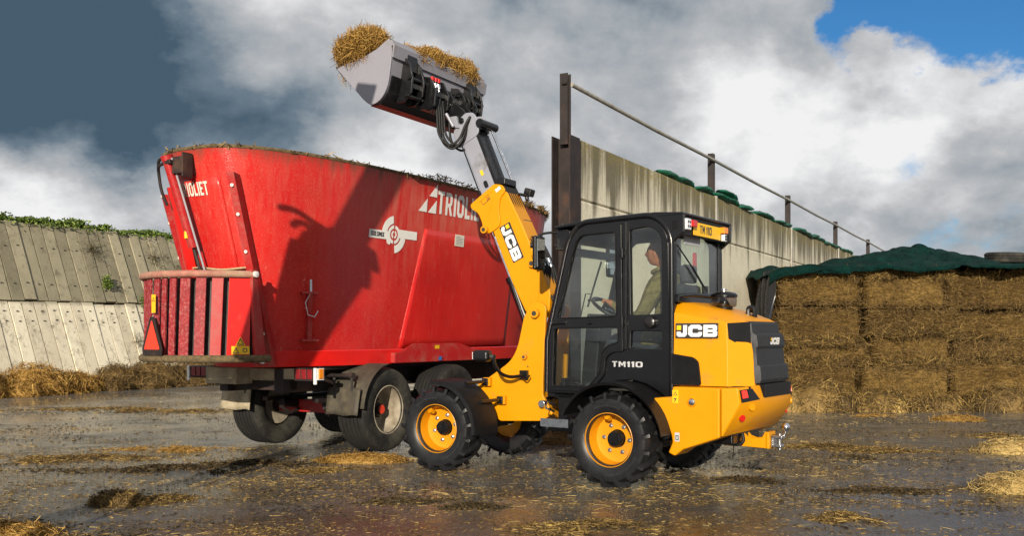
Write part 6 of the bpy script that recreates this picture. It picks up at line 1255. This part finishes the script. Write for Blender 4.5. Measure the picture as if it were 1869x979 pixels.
def patch(lab, x, y, rx, ry, rz, mt, n):
    """straw trodden flat: dense in the middle, thinning out to single stalks"""
    ph = rng.uniform(0, 9); u = rng.normal(size=(n, 2)); X = x+u[:, 0]*rx*.55; Y = y+u[:, 1]*ry*.62+.35*ry*np.sin(u[:, 0]*1.7+ph)
    k = fbm(X*2.2, Y*3.0, 1.3, 4, int(abs(x*10)) % 50); keep = rng.random(n) < np.clip((k-.36)*5, .04, 1); X, Y, u, k = X[keep], Y[keep], u[keep], k[keep]; m = len(X)
    Z = (fbm(X, Y, .7, 3, 3)-.5)*.035-.010+rng.random(m)*rz*np.exp(-(u**2).sum(1)*.5)*np.clip(k*2-.4, .1, 1.3); a = rng.uniform(0, 2*np.pi, m); D = np.stack([np.cos(a), np.sin(a), rng.normal(0, .16, m)], -1)
    ln = rng.uniform(.03, .12, m)*(1 if mt != 'manure' else .6)
    add('straw_clump', np_mesh('patch', [strands(np.stack([X, Y, Z], -1), D, ln, rng.uniform(.003, .007, m)*(1 if mt != 'manure' else 1.8), .25)]), mt, smooth=False, label=lab, cat='straw', group='straw clumps on the yard')
def yard_straw():
    C_ = [(-2.90, 6.98, .20, .14, .13, 'straw_mixed', 'rounded dark straw clump on the wet concrete, lower left'), (-2.62, 7.25, .12, .10, .05, 'straw_mixed', 'small flat dark clump just behind the rounded one'), (-3.30, 6.10, .42, .24, .10, 'straw_gold', 'golden mat of straw at the bottom left corner'),
      (.48, 6.15, .36, .14, .07, 'straw_mixed', 'loose straw clump in front of the rear wheel, bottom centre'), (-.88, 7.12, .26, .08, .035, 'manure', 'dark smeared clump in front of the front wheel'), (-.28, 6.9, .14, .06, .03, 'manure', 'small dark clump midway between both front clumps'),
      (5.45, 10.2, .50, .32, .20, 'straw_pale', 'pale straw heap at the right edge, farther one'), (4.16, 7.55, .45, .34, .18, 'straw_pale', 'pale straw heap at the right edge, nearer one'), (6.45, 13.7, .34, .22, .10, 'straw_gold', 'golden straw clump between the bales and the right edge'), (5.55, 14.6, .22, .14, .05, 'straw_gold', 'little golden clump in front of the third bale column'), (5.95, 11.6, .30, .16, .05, 'straw_mixed', 'flat straw patch left of the farther right heap'),
      (3.45, 10.4, .55, .14, .06, 'straw_mixed', 'long brown straw ridge behind the tow hitch'), (3.95, 10.15, .40, .10, .05, 'straw_mixed', 'brown straw ridge continuing right of the long one'), (3.5, 9.6, .16, .10, .05, 'manure', 'dark dung clump in front of the long ridge'), (2.95, 7.55, .36, .09, .035, 'manure', 'dark flat dung patch on the wet concrete, right of the loader'), (2.28, 6.45, .16, .10, .06, 'straw_mixed', 'small peaked clump at the bottom, right of the rear wheel'), (1.95, 8.1, .28, .10, .035, 'manure', 'dark smear below the tow hitch'),
      (-1.45, 9.35, .42, .18, .09, 'straw_gold', 'golden straw between the wagon wheel and the front wheel'), (-1.75, 8.75, .35, .10, .035, 'straw_mixed', 'flattened straw in front of the wagon wheel'), (-4.5, 9.6, .95, .20, .035, 'straw_mixed', 'long straw strip at the left, middle distance'), (-3.7, 10.3, .45, .14, .04, 'straw_gold', 'short golden strip behind the long one'), (-3.25, 8.75, .75, .13, .05, 'manure', 'long dark dung ridge left of the wagon wheels'), (-2.45, 9.15, .42, .12, .06, 'manure', 'dark ridge right in front of the far wagon wheel'), (-6.2, 15.6, 1.6, .35, .05, 'straw_mixed', 'broad straw band far left across the yard'),
      (.85, 11.0, .8, .4, .25, 'straw_brown', 'brown fodder spilled under the loader, against the wall')]
    for x, y, rx, ry, rz, mt, lab in C_:
        patch(lab, x, y, rx*1.15, ry*1.35, max(.03, rz), mt, int(1500+11000*rx*ry)) if rz < .09 else None
        if rz < .09: continue
        z = gz(x, y); k = max(1, int(rx/ry/1.5)); bl = [(x+(i-(k-1)/2)*rx*1.6/k, y+rng.normal()*ry*.25, z, rx*1.15/k**.6, ry*rng.uniform(.75, 1.1), rz*rng.uniform(.6, 1.05)) for i in range(k)]
        heap('straw_clump', lab, 'straw', bl, int(900+5200*rx*ry**.5), .10 if mt != 'manure' else .07, .005 if mt != 'manure' else .007, mt, 'manure', 'straw clumps on the yard', droop=.2, flat=.35)
    # piles against the sloped bank
    for i, (t, d, r, h, mt, lab) in enumerate(((.35, .9, .95, .64, 'straw_gold', 'tall golden straw pile at the left edge below the plank wall'), (1.35, .75, .7, .42, 'straw_gold', 'low golden straw pile next to the tall one'), (2.55, .6, .8, .55, 'straw_brown', 'brown straw pile under the pale planks, nearest the golden pile'), (3.6, .6, .95, .66, 'straw_brown', 'dark brown straw pile midway along the plank wall'), (4.9, .7, 1.05, .66, 'straw_brown', 'dark brown straw pile just left of the red wagon'), (6.3, .7, 1.1, .75, 'straw_brown', 'brown straw pile half hidden behind the rear of the wagon'), (-1.1, .9, .9, .7, 'straw_gold', 'golden straw pile cut by the left edge of the picture'))):
        p = BO+BW*t-BN*d*.55; bl = [(p[0], p[1], 0, r*.8, r*.55, h), (p[0]+BW[0]*r*.5, p[1]+BW[1]*r*.5, 0, r*.6, r*.5, h*.75), (p[0]-BW[0]*r*.5-BN[0]*.25, p[1]-BW[1]*r*.5-BN[1]*.25, 0, r*.6, r*.5, h*.55)]
        heap('straw_pile', lab, 'straw', bl, 5200, .26, .011, mt, 'soil' if mt == 'straw_brown' else 'straw_gold', 'straw piles along the plank wall')
    # loose stalks and chaff trodden into the yard
    def scatter(name, lab, n, mat, lr, wr, seed, lo, box, gain=1.0):
        y = box[2]+(box[3]-box[2])*rng.random(n)**1.7; x = (rng.random(n)*2-1)*(.62*y+.3)+.0*y
        d = .6*fbm(x*.55, y*1.5, .9, 5, seed)+.4*fbm(x, y*1.3, 3.1, 3, seed+3); keep = rng.random(n) < np.clip((d-lo)*6*gain, .02, 1); x, y = x[keep], y[keep]; m = len(x)
        z = (fbm(x, y, .7, 3, 3)-.5)*.035-.012+rng.random(m)*.010; P = np.stack([x, y, z+.002], -1); a = rng.uniform(0, 2*np.pi, m); D = np.stack([np.cos(a), np.sin(a), rng.normal(0, .10, m)], -1)
        add(name, np_mesh(name, [strands(P, D, rng.uniform(*lr, m), rng.uniform(*wr, m), .15)]), mat, smooth=False, label=lab, cat='straw', kind='stuff')
    scatter('scattered_straw', 'loose pale straw stalks strewn over the wet yard', 60000, 'straw_pale', (.02, .11), (.0015, .004), 21, .53, (0, 0, 4.3, 19), .5)
    scatter('trodden_chaff', 'short brown chaff trodden into the yard surface', 150000, 'straw_mixed', (.010, .050), (.002, .006), 33, .51, (0, 0, 4.3, 20))
    scatter('fine_chaff', 'fine straw chaff lying thickest in the foreground mud', 90000, 'straw_mixed', (.008, .035), (.0015, .004), 57, .40, (0, 0, 4.3, 10.5))
    scatter('dung_crumbs', 'dark dung crumbs and wet fibres on the yard', 90000, 'manure', (.010, .045), (.004, .011), 48, .52, (0, 0, 4.3, 20))
yard_straw()

# ------------------------------------------------------------------ added unseen shadow caster left of the camera, shaped to shade the wagon
def shadow_caster():
    S1 = GM @ Vector((.715, -.898, 2.965)); S2 = GM @ Vector((-.20, -.60, 1.30)); Ld = Vector((lx, ly, lz)); k = 6.8; P1 = S1-Ld*k; P2 = S2-Ld*k; d = (P1-P2).normalized()
    foot = P2-d*((P2.z-.25)/d.z); top = P1+d*.32; L = (top-foot).length
    side = Ld.cross(d).normalized(); nrm = d.cross(side).normalized()
    root = empty('added_shadow_caster', (foot.x, foot.y, 0), 0, label='added inclined shadow caster left of the view, unseen, shading the wagon side', cat='shadow_caster'); inv = Matrix.Translation((-foot.x, -foot.y, 0))
    def bar(m, t0, t1, w0, w1, h0, h1, sh=0.0):
        a, b = foot+d*t0+side*sh, foot+d*t1+side*sh; m.hexa([inv @ p for p in (a-side*w0-nrm*h0, a+side*w0-nrm*h0, a+side*w0+nrm*h0, a-side*w0+nrm*h0, b-side*w1-nrm*h1, b+side*w1-nrm*h1, b+side*w1+nrm*h1, b-side*w1+nrm*h1)])
    tt = lambda z: (z-foot.z)/d.z
    m = MB(); bar(m, 0, L, .125, .115, .10, .10); m.build('caster_beam', 'red_frame', root, bevel=.01)
    m = MB(); bar(m, tt(P2.z-.5), tt(P2.z+.62), .17, .27, .16, .2, -.06); m.build('caster_block', 'steel_brown', root, bevel=.03)  # width set by the outline of the shadow it throws
    m = MB(); bar(m, tt(P2.z+.62), tt(P2.z+.86), .27, .20, .2, .16, -.02); bar(m, tt(P2.z+.80), tt(P2.z+.95), .22, .14, .15, .12, .04); m.build('caster_block_top', 'steel_brown', root, bevel=.02)
    c = foot+d*tt(P2.z+.80); m = MB(); sgn = -1 if (-side).x < 0 else 1
    for q in range(3): m.tube(spline([inv @ (c), inv @ (c-side*.16+Vector((0, 0, .05-.05*q))), inv @ (c-side*(.34-.03*q)+Vector((0, 0, .06-.08*q))), inv @ (c-side*(.48-.10*q)+Vector((0, 0, -.01-.10*q)))], 5), [.030]*15+[.012], 8)  # finger shapes added for the left edge of the cast shadow
    m.build('caster_fingers', 'hose', root)
    m = MB(); q = foot+d*tt(P2.z+.2)
    for s_ in (-1, 1): m.tube([inv @ q, inv @ Vector((q.x-.9, q.y-.6+s_*.75, .3))], .03, 8)
    m.cyl(inv @ Vector((q.x-.9, q.y-1.45, .3)), inv @ Vector((q.x-.9, q.y+.25, .3)), .03, n=10); m.build('caster_stand', 'steel_brown', root)
    for s_ in (-1, 1):
        m = MB(); m.lathe([(.16, -.06), (.22, -.08), (.29, -.075), (.31, 0), (.29, .075), (.22, .08), (.16, .06)], 32, 'y', tuple(inv @ Vector((q.x-.9, q.y-.6+s_*.85, .31)))); w = m.build('wheel', 'tyre_dusty', root)
        m = MB(); m.lathe([(.0, .02), (.15, .03), (.17, .06), (.17, -.06), (0, -.03)], 24, 'y', tuple(inv @ Vector((q.x-.9, q.y-.6+s_*.85, .31))), closed=False); m.build('rim', 'red_frame', w)
shadow_caster()
